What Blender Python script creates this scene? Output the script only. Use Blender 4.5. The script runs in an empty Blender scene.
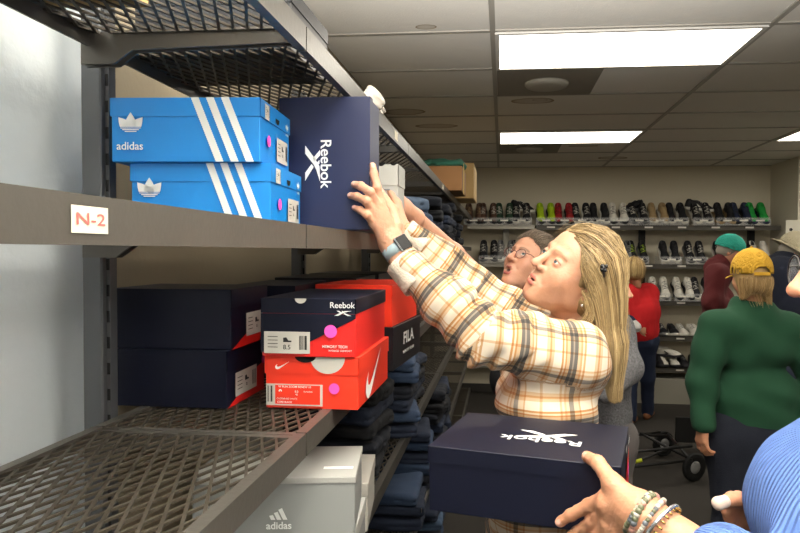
import bpy, math, random
import numpy as np
from mathutils import Vector, Matrix

random.seed(7)
rng = np.random.default_rng(7)
SC = bpy.context.scene
COL = SC.collection
R = math.radians

# ---------------------------------------------------------------- camera
CAM_H = 1.70
PSI, PITCH, ROLL = R(5.53), R(-1.39), R(0.3)
cam_data = bpy.data.cameras.new('camera')
cam_data.sensor_width = 36.0
cam_data.lens = 28.8
cam_data.shift_x = -0.05
cam_data.clip_start = 0.05
cam = bpy.data.objects.new('camera', cam_data)
CAM_M = Matrix.Translation((0, 0, CAM_H)) @ Matrix.Rotation(PSI, 4, 'Z') @ Matrix.Rotation(R(90) + PITCH, 4, 'X') @ Matrix.Rotation(ROLL, 4, 'Z')
cam.matrix_world = CAM_M
COL.objects.link(cam)
SC.camera = cam

# ---------------------------------------------------------------- world, exposure
SC.view_settings.view_transform = 'Standard'
SC.view_settings.look = 'None'
SC.view_settings.gamma = 1.0
SC.view_settings.exposure = 0.0
SC.view_settings.use_curve_mapping = False
world = bpy.data.worlds.new('world')
SC.world = world
world.use_nodes = True
world.node_tree.nodes['Background'].inputs[0].default_value = (0.9, 0.93, 1.0, 1)
world.node_tree.nodes['Background'].inputs[1].default_value = 0.03
LAMP_W = 11.5
LAMP_EMIT = 6.0


def area_light(name, loc, sx, sy, watts, color=(1.0, 0.95, 0.86), rot=(0, 0, 0)):
    ld = bpy.data.lights.new(name, 'AREA')
    ld.shape = 'RECTANGLE'
    ld.size, ld.size_y = sx, sy
    ld.energy = watts
    ld.color = color
    lo = bpy.data.objects.new(name, ld)
    lo.location = loc
    lo.rotation_euler = rot
    COL.objects.link(lo)
    return lo


# the photographer's flash, on top of the camera
flash = bpy.data.lights.new('camera_flash', 'SPOT')
flash.spot_size, flash.spot_blend = R(112), 0.35
flash.shadow_soft_size = 0.06
flash.energy = 860
flash.color = (1.0, 0.96, 0.9)
flash_ob = bpy.data.objects.new('camera_flash', flash)
flash_ob.matrix_world = Matrix.Translation((0.10, -0.12, CAM_H + 0.12)) @ Matrix.Rotation(R(-4), 4, 'Z') @ Matrix.Rotation(R(90 + 66), 4, 'X')
COL.objects.link(flash_ob)
flash_ob2 = area_light('camera_flash_front', (0.10, -0.10, CAM_H + 0.14), 0.16, 0.10, 3.2, (1.0, 0.96, 0.9), (R(90 + 8), 0, R(2)))


def ray(px, py):
    d = Vector(((px - 440) / 640.0, -(py - 266.5) / 640.0, -1.0))
    return (CAM_M.to_3x3() @ d)


def P(px, py, Y):
    """point of the room seen along a sight line, Y metres into the room"""
    d = ray(px, py)
    t = Y / d.y
    return Vector((d.x * t, Y, CAM_H + d.z * t))


# ---------------------------------------------------------------- materials
def lin(c):
    if isinstance(c, str):
        c = c.lstrip('#')
        c = [int(c[i:i + 2], 16) / 255 for i in (0, 2, 4)]
    return tuple((x / 12.92 if x <= 0.04045 else ((x + 0.055) / 1.055) ** 2.4) for x in c[:3])


_mats = {}


def M(name, color='#808080', rough=0.6, metal=0.0, vary=0.0, scale=8.0, bump=0.0, bscale=60.0, emit=0.0, attr=None, sheen=0.0, sss=0.0, trans=0.0, alpha=1.0, coat=0.0, spec=None):
    if name in _mats:
        return _mats[name]
    m = bpy.data.materials.new(name)
    m.use_nodes = True
    nt = m.node_tree
    b = nt.nodes['Principled BSDF']
    c = lin(color)
    b.inputs['Base Color'].default_value = (*c, 1)
    b.inputs['Roughness'].default_value = rough
    b.inputs['Metallic'].default_value = metal
    if spec is not None:
        b.inputs['Specular IOR Level'].default_value = spec
    b.inputs['Coat Weight'].default_value = coat
    b.inputs['Sheen Weight'].default_value = sheen
    b.inputs['Transmission Weight'].default_value = trans
    b.inputs['Alpha'].default_value = alpha
    if sss:
        b.inputs['Subsurface Weight'].default_value = sss
        b.inputs['Subsurface Radius'].default_value = (0.6, 0.25, 0.12)
        b.inputs['Subsurface Scale'].default_value = 0.012
    if emit:
        b.inputs['Emission Color'].default_value = (*c, 1)
        b.inputs['Emission Strength'].default_value = emit
    tc = nt.nodes.new('ShaderNodeTexCoord')
    src = None
    if attr:
        a = nt.nodes.new('ShaderNodeAttribute')
        a.attribute_name = attr
        src = a.outputs['Color']
        nt.links.new(src, b.inputs['Base Color'])
    if vary:
        n = nt.nodes.new('ShaderNodeTexNoise')
        n.inputs['Scale'].default_value = scale
        n.inputs['Detail'].default_value = 4
        nt.links.new(tc.outputs['Object'], n.inputs['Vector'])
        mr = nt.nodes.new('ShaderNodeMapRange')
        mr.inputs['To Min'].default_value = 1 - vary
        mr.inputs['To Max'].default_value = 1 + vary
        nt.links.new(n.outputs['Fac'], mr.inputs['Value'])
        mx = nt.nodes.new('ShaderNodeVectorMath')
        mx.operation = 'SCALE'
        if src:
            nt.links.new(src, mx.inputs[0])
        else:
            mx.inputs[0].default_value = c
        nt.links.new(mr.outputs[0], mx.inputs['Scale'])
        nt.links.new(mx.outputs[0], b.inputs['Base Color'])
    if bump:
        n2 = nt.nodes.new('ShaderNodeTexNoise')
        n2.inputs['Scale'].default_value = bscale
        n2.inputs['Detail'].default_value = 5
        nt.links.new(tc.outputs['Object'], n2.inputs['Vector'])
        bp = nt.nodes.new('ShaderNodeBump')
        bp.inputs['Strength'].default_value = bump
        bp.inputs['Distance'].default_value = 0.01
        nt.links.new(n2.outputs['Fac'], bp.inputs['Height'])
        nt.links.new(bp.outputs[0], b.inputs['Normal'])
    _mats[name] = m
    return m


# ---------------------------------------------------------------- mesh helpers
class MB:
    def __init__(self):
        self.v, self.f, self.mi = [], [], []

    def add(self, vs, fs, mi=0):
        o = len(self.v)
        self.v += [tuple(v) for v in vs]
        self.f += [tuple(i + o for i in f) for f in fs]
        self.mi += [mi] * len(fs)

    def box(self, lo, hi, mi=0, mat=None, bev=0.0):
        x0, y0, z0 = lo
        x1, y1, z1 = hi
        if bev <= 0:
            vs = [(x0, y0, z0), (x1, y0, z0), (x1, y1, z0), (x0, y1, z0), (x0, y0, z1), (x1, y0, z1), (x1, y1, z1), (x0, y1, z1)]
            fs = [(0, 3, 2, 1), (4, 5, 6, 7), (0, 1, 5, 4), (1, 2, 6, 5), (2, 3, 7, 6), (3, 0, 4, 7)]
        else:
            b = bev
            vs = []
            for (ax, ay, az) in ((b, b, 0), (0, b, b), (b, 0, b)):
                for z in (z0 + az, z1 - az):
                    for (x, y) in ((x0 + ax, y0 + ay), (x1 - ax, y0 + ay), (x1 - ax, y1 - ay), (x0 + ax, y1 - ay)):
                        vs.append((x, y, z))
            # A: 0-3 bottom, 4-7 top ; B (x faces) 8-11, 12-15 ; C (y faces) 16-19, 20-23
            fs = [(0, 3, 2, 1), (4, 5, 6, 7), (8, 12, 15, 11), (9, 10, 14, 13), (16, 17, 21, 20), (18, 19, 23, 22)]
            for i in range(4):
                j = (i + 1) % 4
                if i % 2 == 0:
                    fs += [(i, j, 16 + j, 16 + i), (4 + j, 4 + i, 20 + i, 20 + j)]
                else:
                    fs += [(i, j, 8 + j, 8 + i), (4 + j, 4 + i, 12 + i, 12 + j)]
                fs += [(8 + i, 16 + i, 20 + i, 12 + i) if i % 2 == 0 else (16 + i, 8 + i, 12 + i, 20 + i)]
                fs += [(i, 16 + i, 8 + i) if i % 2 == 0 else (i, 8 + i, 16 + i), (4 + i, 12 + i, 20 + i) if i % 2 == 0 else (4 + i, 20 + i, 12 + i)]
        if mat is not None:
            vs = [mat @ Vector(v) for v in vs]
        self.add(vs, fs, mi)

    def bar(self, a, b, w, h, mi=0):
        """box bar from a to b, w across (horizontal), h vertical"""
        a, b = Vector(a), Vector(b)
        d = (b - a).normalized()
        up = Vector((0, 0, 1))
        s = d.cross(up)
        if s.length < 1e-4:
            s = Vector((1, 0, 0))
        s.normalize()
        u = s.cross(d)
        vs = []
        for p in (a, b):
            for (i, j) in ((-1, -1), (1, -1), (1, 1), (-1, 1)):
                vs.append(p + s * (i * w / 2) + u * (j * h / 2))
        self.add(vs, [(0, 1, 2, 3), (7, 6, 5, 4), (0, 4, 5, 1), (1, 5, 6, 2), (2, 6, 7, 3), (3, 7, 4, 0)], mi)

    def tube(self, pts, r, n=8, mi=0, caps=True, closed=False):
        pts = [Vector(p) for p in pts]
        rs = r if isinstance(r, (list, tuple)) else [r] * len(pts)
        k = len(pts)
        vs, fs = [], []
        prev = None
        for i, p in enumerate(pts):
            if closed:
                d = pts[(i + 1) % k] - pts[i - 1]
            else:
                d = pts[min(i + 1, k - 1)] - pts[max(i - 1, 0)]
            if d.length < 1e-9:
                d = Vector((0, 0, 1))
            d.normalize()
            if prev is None:
                s = d.orthogonal().normalized()
            else:
                s = prev - d * prev.dot(d)
                s = s.normalized() if s.length > 1e-6 else d.orthogonal().normalized()
            prev = s
            t = d.cross(s)
            for j in range(n):
                a = 2 * math.pi * j / n
                vs.append(p + (s * math.cos(a) + t * math.sin(a)) * rs[i])
        for i in range(k if closed else k - 1):
            i2 = (i + 1) % k
            for j in range(n):
                fs.append((i * n + j, i * n + (j + 1) % n, i2 * n + (j + 1) % n, i2 * n + j))
        if caps and not closed:
            fs.append(tuple(range(n))[::-1])
            fs.append(tuple((k - 1) * n + j for j in range(n)))
        self.add(vs, fs, mi)

    def lathe(self, prof, n=32, center=(0, 0, 0), mi=0, mat=None):
        cx, cy, cz = center
        vs, fs = [], []
        for (r, z) in prof:
            for j in range(n):
                a = 2 * math.pi * j / n
                vs.append((cx + r * math.cos(a), cy + r * math.sin(a), cz + z))
        for i in range(len(prof) - 1):
            for j in range(n):
                fs.append((i * n + j, i * n + (j + 1) % n, (i + 1) * n + (j + 1) % n, (i + 1) * n + j))
        fs.append(tuple(range(n))[::-1])
        fs.append(tuple((len(prof) - 1) * n + j for j in range(n)))
        if mat is not None:
            vs = [mat @ Vector(v) for v in vs]
        self.add(vs, fs, mi)

    def mesh(self, name, mats, smooth=False):
        me = bpy.data.meshes.new(name)
        me.from_pydata(self.v, [], self.f)
        for m in (mats if isinstance(mats, (list, tuple)) else [mats]):
            me.materials.append(m)
        me.polygons.foreach_set('material_index', self.mi)
        if smooth:
            me.polygons.foreach_set('use_smooth', [True] * len(self.f))
        me.update()
        return me

    def build(self, name, mats, parent=None, smooth=False):
        return link(name, self.mesh(name, mats, smooth), parent)


def link(name, me, parent=None, loc=None):
    o = bpy.data.objects.new(name, me)
    COL.objects.link(o)
    if parent is not None:
        o.parent = parent
    if loc is not None:
        o.location = loc
    return o


def tag(o, label=None, cat=None, group=None, kind=None):
    if label:
        o['label'] = label
    if cat:
        o['category'] = cat
    if group:
        o['group'] = group
    if kind:
        o['kind'] = kind
    return o


def empty(name, loc=(0, 0, 0), rz=0.0):
    o = bpy.data.objects.new(name, None)
    o.location = loc
    o.rotation_euler = (0, 0, rz)
    COL.objects.link(o)
    return o


def copy_tree(o, parent=None):
    c = o.copy()
    COL.objects.link(c)
    if parent is not None:
        c.parent = parent
    for ch in list(o.children):
        copy_tree(ch, c)
    return c


def struct(o):
    o['kind'] = 'structure'
    return o


# flat lettering and emblems on a plane: origin, ux (reading direction), uy (letter up)
_tcache = {}


def text_polys(s, bold=0.0):
    key = (s, bold)
    if key not in _tcache:
        cu = bpy.data.curves.new('lettering', 'FONT')
        cu.body = s
        cu.align_x = 'CENTER'
        cu.align_y = 'CENTER'
        cu.size = 1.0
        cu.offset = bold
        ob = bpy.data.objects.new('lettering', cu)
        COL.objects.link(ob)
        dg = bpy.context.evaluated_depsgraph_get()
        me = bpy.data.meshes.new_from_object(ob.evaluated_get(dg))
        vs = [tuple(v.co) for v in me.vertices]
        fs = [tuple(p.vertices) for p in me.polygons]
        bpy.data.objects.remove(ob)
        bpy.data.curves.remove(cu)
        bpy.data.meshes.remove(me)
        _tcache[key] = (vs, fs)
    return _tcache[key]


def decal(parent, name, items, org, ux, uy, mat, off=0.0006):
    """items: list of ('t', text, cx, cy, height, bold, width_scale) or ('p', polygon) or ('r', x0,y0,x1,y1)"""
    org, ux, uy = Vector(org), Vector(ux).normalized(), Vector(uy).normalized()
    n = ux.cross(uy)
    mb = MB()
    for it in items:
        if it[0] == 't':
            _, s, cx, cy, h, bold, ws = it
            vs, fs = text_polys(s, bold)
            mb.add([(v[0] * h * ws + cx, v[1] * h + cy, 0) for v in vs], fs)
        elif it[0] == 'p':
            mb.add([(x, y, 0) for x, y in it[1]], [tuple(range(len(it[1])))])
        elif it[0] == 'r':
            _, x0, y0, x1, y1 = it
            mb.add([(x0, y0, 0), (x1, y0, 0), (x1, y1, 0), (x0, y1, 0)], [(0, 1, 2, 3)])
    mb.v = [tuple(org + ux * v[0] + uy * v[1] + n * off) for v in mb.v]
    return mb.build(name, mat, parent)


def ellipse(cx, cy, rx, ry, n=24, a0=0, a1=360, rot=0):
    pts = []
    full = abs(a1 - a0) >= 360
    for i in range(n if full else n + 1):
        a = R(a0 + (a1 - a0) * i / n)
        x, y = rx * math.cos(a), ry * math.sin(a)
        c, s = math.cos(R(rot)), math.sin(R(rot))
        pts.append((cx + x * c - y * s, cy + x * s + y * c))
    return pts


# ---------------------------------------------------------------- room
def wall_mat(name, color, bump=0.15):
    return M(name, color, rough=0.75, vary=0.05, scale=1.5, bump=bump, bscale=45)


m_wall_left = wall_mat('painted_wall_cool_white', '#d3dce1')
m_wall = wall_mat('painted_wall_cream', '#d6cdb6')
m_wall_r = wall_mat('painted_wall_ivory', '#d8d2bf')

CZ = 2.705
CX0 = -0.05           # one of the long grid lines
CY0 = 2.95            # one of the cross grid lines
WL, WR, YB, YF = -0.86, 5.6, 7.72, -4.5
TW, TL = 1.22, 0.61

mb = MB(); mb.box((WL - .1, YF, -0.1), (WR + .1, YB + .1, 0))
m = M('carpet_dark', '#332f2a', rough=0.95, vary=0.25, scale=60, bump=0.5, bscale=350)
struct(mb.build('floor', m))
mb = MB(); mb.box((WL - .1, YF, 0), (WL, 1.31, CZ)); struct(mb.build('wall_left', m_wall_left))
mb = MB(); mb.box((WL - .1, 1.31, 0), (WL - .004, YB, CZ)); struct(mb.build('wall_left_rear', wall_mat('wall_beige_shaded', '#a2967f')))  # light beige wall behind the shelves, their shade put into the darker colour
mb = MB(); mb.box((WL - .1, YB, 0), (WR + .1, YB + .1, CZ)); struct(mb.build('wall_back', m_wall))
mb = MB(); mb.box((3.07, 7.02, 0), (WR + .1, YB, CZ)); struct(mb.build('wall_pier', m_wall_r))
mb = MB(); mb.box((WR, YF, 0), (WR + .1, 7.02, CZ)); struct(mb.build('wall_right', m_wall_r))
mb = MB(); mb.box((WL - .1, YF - .1, 0), (WR + .1, YF, CZ)); struct(mb.build('wall_front', m_wall_r))
mb = MB(); mb.box((WL, YB - .012, 0), (3.07, YB, 0.10)); struct(mb.build('baseboard_back', M('trim_dark', '#3a3733')))


def ceiling_mat():
    m = bpy.data.materials.new('ceiling_tiles')
    m.use_nodes = True
    nt = m.node_tree
    N, L = nt.nodes, nt.links
    b = N['Principled BSDF']
    b.inputs['Roughness'].default_value = 0.9
    geo = N.new('ShaderNodeNewGeometry')
    n = N.new('ShaderNodeTexNoise'); n.inputs['Scale'].default_value = 140; n.inputs['Detail'].default_value = 4
    L.new(geo.outputs['Position'], n.inputs['Vector'])
    bp = N.new('ShaderNodeBump'); bp.inputs['Strength'].default_value = 0.35; bp.inputs['Distance'].default_value = 0.004
    L.new(n.outputs['Fac'], bp.inputs['Height']); L.new(bp.outputs[0], b.inputs['Normal'])
    ns = N.new('ShaderNodeTexNoise'); ns.inputs['Scale'].default_value = 5
    L.new(geo.outputs['Position'], ns.inputs['Vector'])
    prev = None
    base = lin('#ebe8e0')
    stains = [(534, 101, .15, .085), (583, 146, .14, .05), (405, 112, .16, .10), (436, 126, .17, .09), (426, 27, .045, .03), (612, 158, .16, .1), (540, 100, .05, .03)]
    for (px, py, rx, ry) in stains:
        d = ray(px, py); t = (CZ - CAM_H) / d.z
        x, y = d.x * t, d.y * t
        sub = N.new('ShaderNodeVectorMath'); sub.operation = 'SUBTRACT'
        L.new(geo.outputs['Position'], sub.inputs[0]); sub.inputs[1].default_value = (x, y, CZ)
        dv = N.new('ShaderNodeVectorMath'); dv.operation = 'DIVIDE'
        L.new(sub.outputs[0], dv.inputs[0]); dv.inputs[1].default_value = (rx, ry, 1)
        ln = N.new('ShaderNodeVectorMath'); ln.operation = 'LENGTH'; L.new(dv.outputs[0], ln.inputs[0])
        ad = N.new('ShaderNodeMath'); ad.operation = 'MULTIPLY_ADD'
        L.new(ns.outputs['Fac'], ad.inputs[0]); ad.inputs[1].default_value = 0.8; L.new(ln.outputs['Value'], ad.inputs[2])
        cr = N.new('ShaderNodeValToRGB')
        e = cr.color_ramp.elements
        e[0].position = 0.0; e[0].color = (.28, .28, .28, 1)
        e[1].position = 0.82; e[1].color = (.42, .42, .42, 1)
        a = e.new(0.98); a.color = (1, 1, 1, 1)
        a = e.new(1.0); a.color = (0, 0, 0, 1)
        sc = N.new('ShaderNodeMath'); sc.operation = 'MULTIPLY'; sc.inputs[1].default_value = 0.72
        L.new(ad.outputs[0], sc.inputs[0]); L.new(sc.outputs[0], cr.inputs[0])
        if prev is None:
            prev = cr.outputs[0]
        else:
            mx = N.new('ShaderNodeMath'); mx.operation = 'MAXIMUM'
            L.new(prev, mx.inputs[0]); L.new(cr.outputs[0], mx.inputs[1]); prev = mx.outputs[0]
    mix = N.new('ShaderNodeMix'); mix.data_type = 'RGBA'
    mix.inputs['A'].default_value = (*base, 1); mix.inputs['B'].default_value = (*lin('#8f7a58'), 1)
    L.new(prev, mix.inputs['Factor']); L.new(mix.outputs['Result'], b.inputs['Base Color'])
    return m


lights_at = [(CX0, CY0), (CX0, CY0 + 4 * TL), (CX0 + 2 * TW, CY0 + 4 * TL), (CX0, CY0 - 4 * TL), (CX0, CY0 - 8 * TL), (CX0 + 2 * TW, CY0), (CX0 + 2 * TW, CY0 - 4 * TL), (CX0 + 2 * TW, CY0 - 8 * TL)]
mb = MB(); mb.box((WL - .1, YF - .1, CZ), (WR + .1, YB + .1, CZ + .08)); struct(mb.build('ceiling', ceiling_mat()))
mb = MB()
x = CX0 - TW
while x < WR:
    if x > WL:
        mb.box((x - .012, YF, CZ - .007), (x + .012, YB, CZ + .001))
    x += TW
y = CY0 - 12 * TL
while y < YB:
    if y > YF:
        mb.box((WL, y - .012, CZ - .005), (WR, y + .012, CZ + .001))
    y += TL
mb.box((WL, YB - .025, CZ - .006), (WR, YB, CZ + .001))
struct(mb.build('trim_1', M('ceiling_grid', '#aaa69d', rough=.5)))

m_lampw = M('lamp_frame_white', '#d8d6d0', rough=.4)
m_diff = M('lamp_diffuser', '#fff6e4', rough=.4, emit=LAMP_EMIT)
l_lab = ['large bright ceiling light panel nearest the camera, above the aisle', 'smaller bright ceiling light panel behind the big one, nearer the shoe wall', 'ceiling light panel cut off by the right edge of the photo']
for i, (x, y) in enumerate(lights_at):
    r = empty('ceiling_light', (x + TW / 2, y + TL / 2, CZ - .006))
    tag(r, l_lab[i] if i < 3 else 'ceiling light panel of the room, outside the photo', 'light', 'ceiling light panels')
    mb = MB()
    for (a, b) in (((-.60, -.295), (.60, -.275)), ((-.60, .275), (.60, .295)), ((-.60, -.275), (-.58, .275)), ((.58, -.275), (.60, .275))):
        mb.box((a[0], a[1], -.008), (b[0], b[1], .004))
    mb.build('frame', m_lampw, r)
    mb = MB(); mb.box((-.58, -.275, -.004), (.58, .275, .003)); mb.build('diffuser', m_diff, r)
    area_light('light', (x + TW / 2, y + TL / 2, CZ - .03), 1.15, .54, LAMP_W)

m_vent = M('vent_panel', '#8f8a7e', rough=.7, vary=.1, scale=6)
m_vent2 = M('vent_ring', '#b3afa3', rough=.6)
for i, y in enumerate((CY0 + TL, CY0 + 5 * TL)):
    r = empty('ceiling_vent', (CX0 + TL / 2, y + TL / 2, CZ - .004))
    tag(r, ['dusty grey ceiling vent tile with a round diffuser, next to the large light', 'dusty grey ceiling vent tile beyond the far light, above the shoe wall'][i], 'vent', 'round ceiling vents')
    mb = MB(); mb.box((-.29, -.29, -.004), (.29, .29, .002)); mb.build('panel', m_vent, r)
    mb = MB(); mb.lathe([(.001, -.03), (.09, -.03), (.12, -.024), (.13, -.012), (.13, -.004)], 32)
    mb.build('diffuser', m_vent2, r, True)

# ---------------------------------------------------------------- steel shelving
A = 0.34
XF, XB = -A, -0.735            # front beam face, back rail
LEVELS = [1.7 + 1.14 * A, 1.7 + 0.132 * A, 1.7 - 0.945 * A, 1.7 - 1.98 * A, 1.7 - 3.3 * A, 0.17]
BEAM = 0.122 * A
BAY0, BAYL = 1.09 - 1.21, 1.21
m_steel = M('shelf_steel', '#504d48', rough=.38, metal=.25, vary=.12, scale=9, bump=.05, bscale=90)
m_mesh = M('expanded_steel', '#453f36', rough=.45, metal=.3)
m_post = M('post_steel', '#56585b', rough=.4, metal=.3, vary=.15, scale=12)
m_slot = M('slot_black', '#0b0b0b', rough=.9)
m_rust = M('rust_spot', '#8a6a3a', rough=.9)


def lattice_mesh(w, l, fine):
    """flat expanded metal sheet: long diamonds"""
    mb = MB()
    sx, sy = 0.064, 0.0250
    t = 0.0046
    import itertools
    # strands along the long diagonal, two families
    slope = sy / sx

    def clip(x0, y0, dx, dy):
        ts = []
        t0, t1 = -1e9, 1e9
        for (p, d, lo, hi) in ((x0, dx, 0, w), (y0, dy, 0, l)):
            a, b = (lo - p) / d, (hi - p) / d
            if a > b:
                a, b = b, a
            t0, t1 = max(t0, a), min(t1, b)
        return (t0, t1) if t1 - t0 > .004 else None
    n = int((l + w * sx / sy) / sx) + 2
    for fam in (1, -1):
        dx, dy = sy, sx * fam          # long way of the diamond runs along the shelf
        k = -2
        span = w * (sx / sy)
        y0 = -span if fam == 1 else 0
        yend = l if fam == 1 else l + span
        while y0 < yend:
            c = clip(0, y0, dx, dy)
            if c:
                a = (dx * c[0], y0 + dy * c[0], 0)
                b = (dx * c[1], y0 + dy * c[1], 0)
                mb.bar(a, b, t, .0035)
            y0 += sx
    return mb


DECK_W = XF - XB - .012
deck_mb = lattice_mesh(DECK_W, BAYL - .03, 0)
deck_mb.v = [(v[0] + XB + .006, v[1] + .015, v[2] - .006) for v in deck_mb.v]
deck_me = deck_mb.mesh('mesh_deck', m_mesh)


def shelf_mesh():
    mb = MB()
    # front beam (face towards the aisle), back rail, end brackets
    mb.box((XF - .004, .003, -BEAM), (XF, BAYL - .003, .0))
    mb.box((XF - .020, .003, -.003), (XF - .004, BAYL - .003, .0))
    mb.box((XF - .016, .003, -BEAM), (XF - .004, BAYL - .003, -BEAM + .003))
    mb.box((XB, .003, -.028), (XB + .004, BAYL - .003, 0))
    mb.box((XB + .004, .003, -.004), (XB + .018, BAYL - .003, 0))
    for y in (.006, BAYL - .012):
        # cantilever end bracket, deeper at the post
        pts = [(XB - .012, -.060), (XB + .05, -.060), (XB + .085, -.036), (XF - .004, -.030), (XF - .004, -.004), (XB - .012, -.004)]
        n = len(pts)
        vs = [(p[0], y, p[1]) for p in pts] + [(p[0], y + .004, p[1]) for p in pts]
        mb.add(vs, [tuple(range(n)), tuple(range(n, 2 * n))[::-1]] + [(i, i + n, (i + 1) % n + n, (i + 1) % n) for i in range(n)])
        mb.box((XB + .05, y - .006, -.008), (XF - .004, y + .010, -.004))
    # cross stiffener in the middle
    mb.box((XB + .004, BAYL / 2 - .012, -.024), (XF - .004, BAYL / 2 + .012, -.010))
    return mb


shelf_me = shelf_mesh().mesh('shelf', m_steel)
slot_mb = MB(); rust_mb = MB()
for k in range(9):
    slot_mb.box((XB + .09 + k * .032, .004, -.0195), (XB + .096 + k * .032, .0045, -.0155))
rust_me = slot_mb.mesh('rivets', m_rust)

post_mb = MB()
PT = 2.30
post_mb.box((-.026, -.018, 0), (.014, .018, PT), bev=.003)
post_mb.box((.014, -.004, 0), (.0215, .018, PT))
post_me = post_mb.mesh('upright', m_post)
slots_mb = MB()
z = .06
while z < PT:
    slots_mb.box((.0150, -.0052, z), (.0205, -.0035, z + .022))
    z += .05
slots_me = slots_mb.mesh('slot_row', m_slot)
NB = 6
bay_names = ['nearest the camera, with the empty mesh shelf', 'holding the bright blue and red shoe boxes', 'third from the camera, jeans on its lower shelves', 'fourth from the camera behind the reaching arms', 'fifth from the camera, with cardboard boxes on top', 'farthest, ending near the shoe wall']
for b in range(NB):
    y0 = BAY0 + b * BAYL
    root = empty('shelving_unit', (0, y0, 0))
    tag(root, 'grey steel mesh shelving bay ' + bay_names[b], 'shelving', 'grey steel shelving along the left wall')
    for k, z in enumerate(LEVELS):
        s = link('shelf', shelf_me, root, (0, 0, z))
        link('mesh_deck', deck_me, s)
        if k < 3 and b == 1:
            link('rivets', rust_me, s)
    for yy in ((.0, BAYL) if b == NB - 1 else (.0,)):
        u = link('upright', post_me, root, (XB - .032, yy + (.07 if yy < 1 else -.03), 0))
        tag(link('slot_row', slots_me, u), kind='stuff')
    if b == 0:
        fb = MB(); fb.box((XB - .03, .02, 0), (XF, BAYL - .02, .09)); fb.build('base_plinth', m_steel, root)

# paper tag on the near beam: "N-2" in red
m_paper = M('label_paper', '#d8d0bd', rough=.7)
m_red_ink = M('red_ink', '#c0605a', rough=.7)
m_white = M('print_white', '#eef0ef', rough=.6)
m_black_ink = M('print_black', '#16171a', rough=.6)


def on_plane_x(px, py, x):
    d = ray(px, py); t = x / d.x
    return Vector((x, d.y * t, CAM_H + d.z * t))


pA, pB = on_plane_x(70, 222, XF), on_plane_x(107, 224, XF)
hh = abs(on_plane_x(88, 208, XF).z - on_plane_x(88, 235, XF).z)
tg = empty('price_tag', (XF, (pA.y + pB.y) / 2, (LEVELS[1] - BEAM / 2)))
tag(tg, 'small white paper tag with red handwriting stuck on the near shelf beam', 'tag')
ww = abs(pB.y - pA.y)
decal(tg, 'paper', [('r', -ww / 2, -hh / 2, ww / 2, hh / 2)], (0, 0, 0), (0, 1, 0), (0, 0, 1), m_paper, .001)
decal(tg, 'writing', [('t', 'N-2', 0, 0, hh * .62, 0.012, 1.25 * ww / hh / 1.5)], (0, 0, 0), (0, 1, 0), (0, 0, 1), m_red_ink, .0016)
for (px, py, lab) in ((396, 117, 'small white paper tag on the high shelf beam beside the tall navy box'), (443, 163, 'small white paper tag on the high shelf beam below the cardboard boxes')):
    q = on_plane_x(px, py + 2, XF)
    t2 = empty('price_tag', (XF, q.y, LEVELS[0] - BEAM / 2)); tag(t2, lab, 'tag')
    decal(t2, 'paper', [('r', -.03, -.014, .03, .014)], (0, 0, 0), (0, 1, 0), (0, 0, 1), m_paper, .001)

# ---------------------------------------------------------------- shoe boxes
navy = M('card_navy', '#090d20', rough=.5, vary=.08, scale=5, spec=.3)
navy_hi = M('card_navy_bright', '#161f42', rough=.45, vary=.06, scale=5)
blue = M('card_bright_blue', '#0d7fd0', rough=.45, vary=.03, scale=4)
red = M('card_red', '#d3211c', rough=.42, vary=.05, scale=5)
redo = M('card_orange_red', '#e2361f', rough=.42, vary=.05, scale=5)
grey = M('card_grey', '#8c8f8e', rough=.6, vary=.04, scale=6)
greyl = M('card_light_grey', '#a7a8a4', rough=.6, vary=.04, scale=6)
card_w = M('card_white', '#c4c1b9', rough=.6, vary=.04, scale=6)
pink = M('pink_sticker', '#ff58c0', rough=.5)
kraft = M('card_kraft', '#9a6f45', rough=.8, vary=.1, scale=7)
kraft_l = M('card_kraft_light', '#c0a06b', rough=.8, vary=.1, scale=7)
black_c = M('card_black', '#14151a', rough=.4)
m_hole = M('hole_dark', '#060606', rough=1)
silver_ink = M('print_grey', '#6f7478', rough=.5)


def shoebox(name, label, loc, rz, size, body, lid, lidh, cat='box', group=None, rot=None):
    """card box: body and a lid whose sides hang over it; base centre is the origin, -y is its front"""
    w, d, h = size
    root = empty(name, loc, rz)
    if rot is not None:
        root.rotation_euler = rot
    tag(root, label, cat, group)
    mb = MB(); mb.box((-w / 2 + .002, -d / 2 + .002, 0), (w / 2 - .002, d / 2 - .002, h - .003), bev=.0015)
    mb.build('box_body', body, root)
    mb = MB(); t = .0018
    mb.box((-w / 2, -d / 2, h - .0025), (w / 2, d / 2, h), bev=.0012)
    for (a, b) in (((-w / 2, -d / 2), (w / 2, -d / 2 + t)), ((-w / 2, d / 2 - t), (w / 2, d / 2)), ((-w / 2, -d / 2), (-w / 2 + t, d / 2)), ((w / 2 - t, -d / 2), (w / 2, d / 2))):
        mb.box((a[0], a[1], h - lidh), (b[0], b[1], h - .001))
    mb.build('box_lid', lid, root)
    return root


FACE = {'front': lambda w, d, h: ((0, -d / 2, h / 2), (1, 0, 0), (0, 0, 1)), 'right': lambda w, d, h: ((w / 2, 0, h / 2), (0, 1, 0), (0, 0, 1)), 'top': lambda w, d, h: ((0, 0, h), (1, 0, 0), (0, 1, 0))}


def on(face, size):
    return FACE[face](*size)


def barcode(x0, y0, x1, y1, n=14, seed=1):
    rr = random.Random(seed)
    out = []
    xs = sorted(rr.random() for _ in range(n * 2))
    for a, b in zip(xs[::2], xs[1::2]):
        out.append(('r', x0 + a * (x1 - x0), y0, x0 + max(b, a + .02) * (x1 - x0), y1))
    return out


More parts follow.
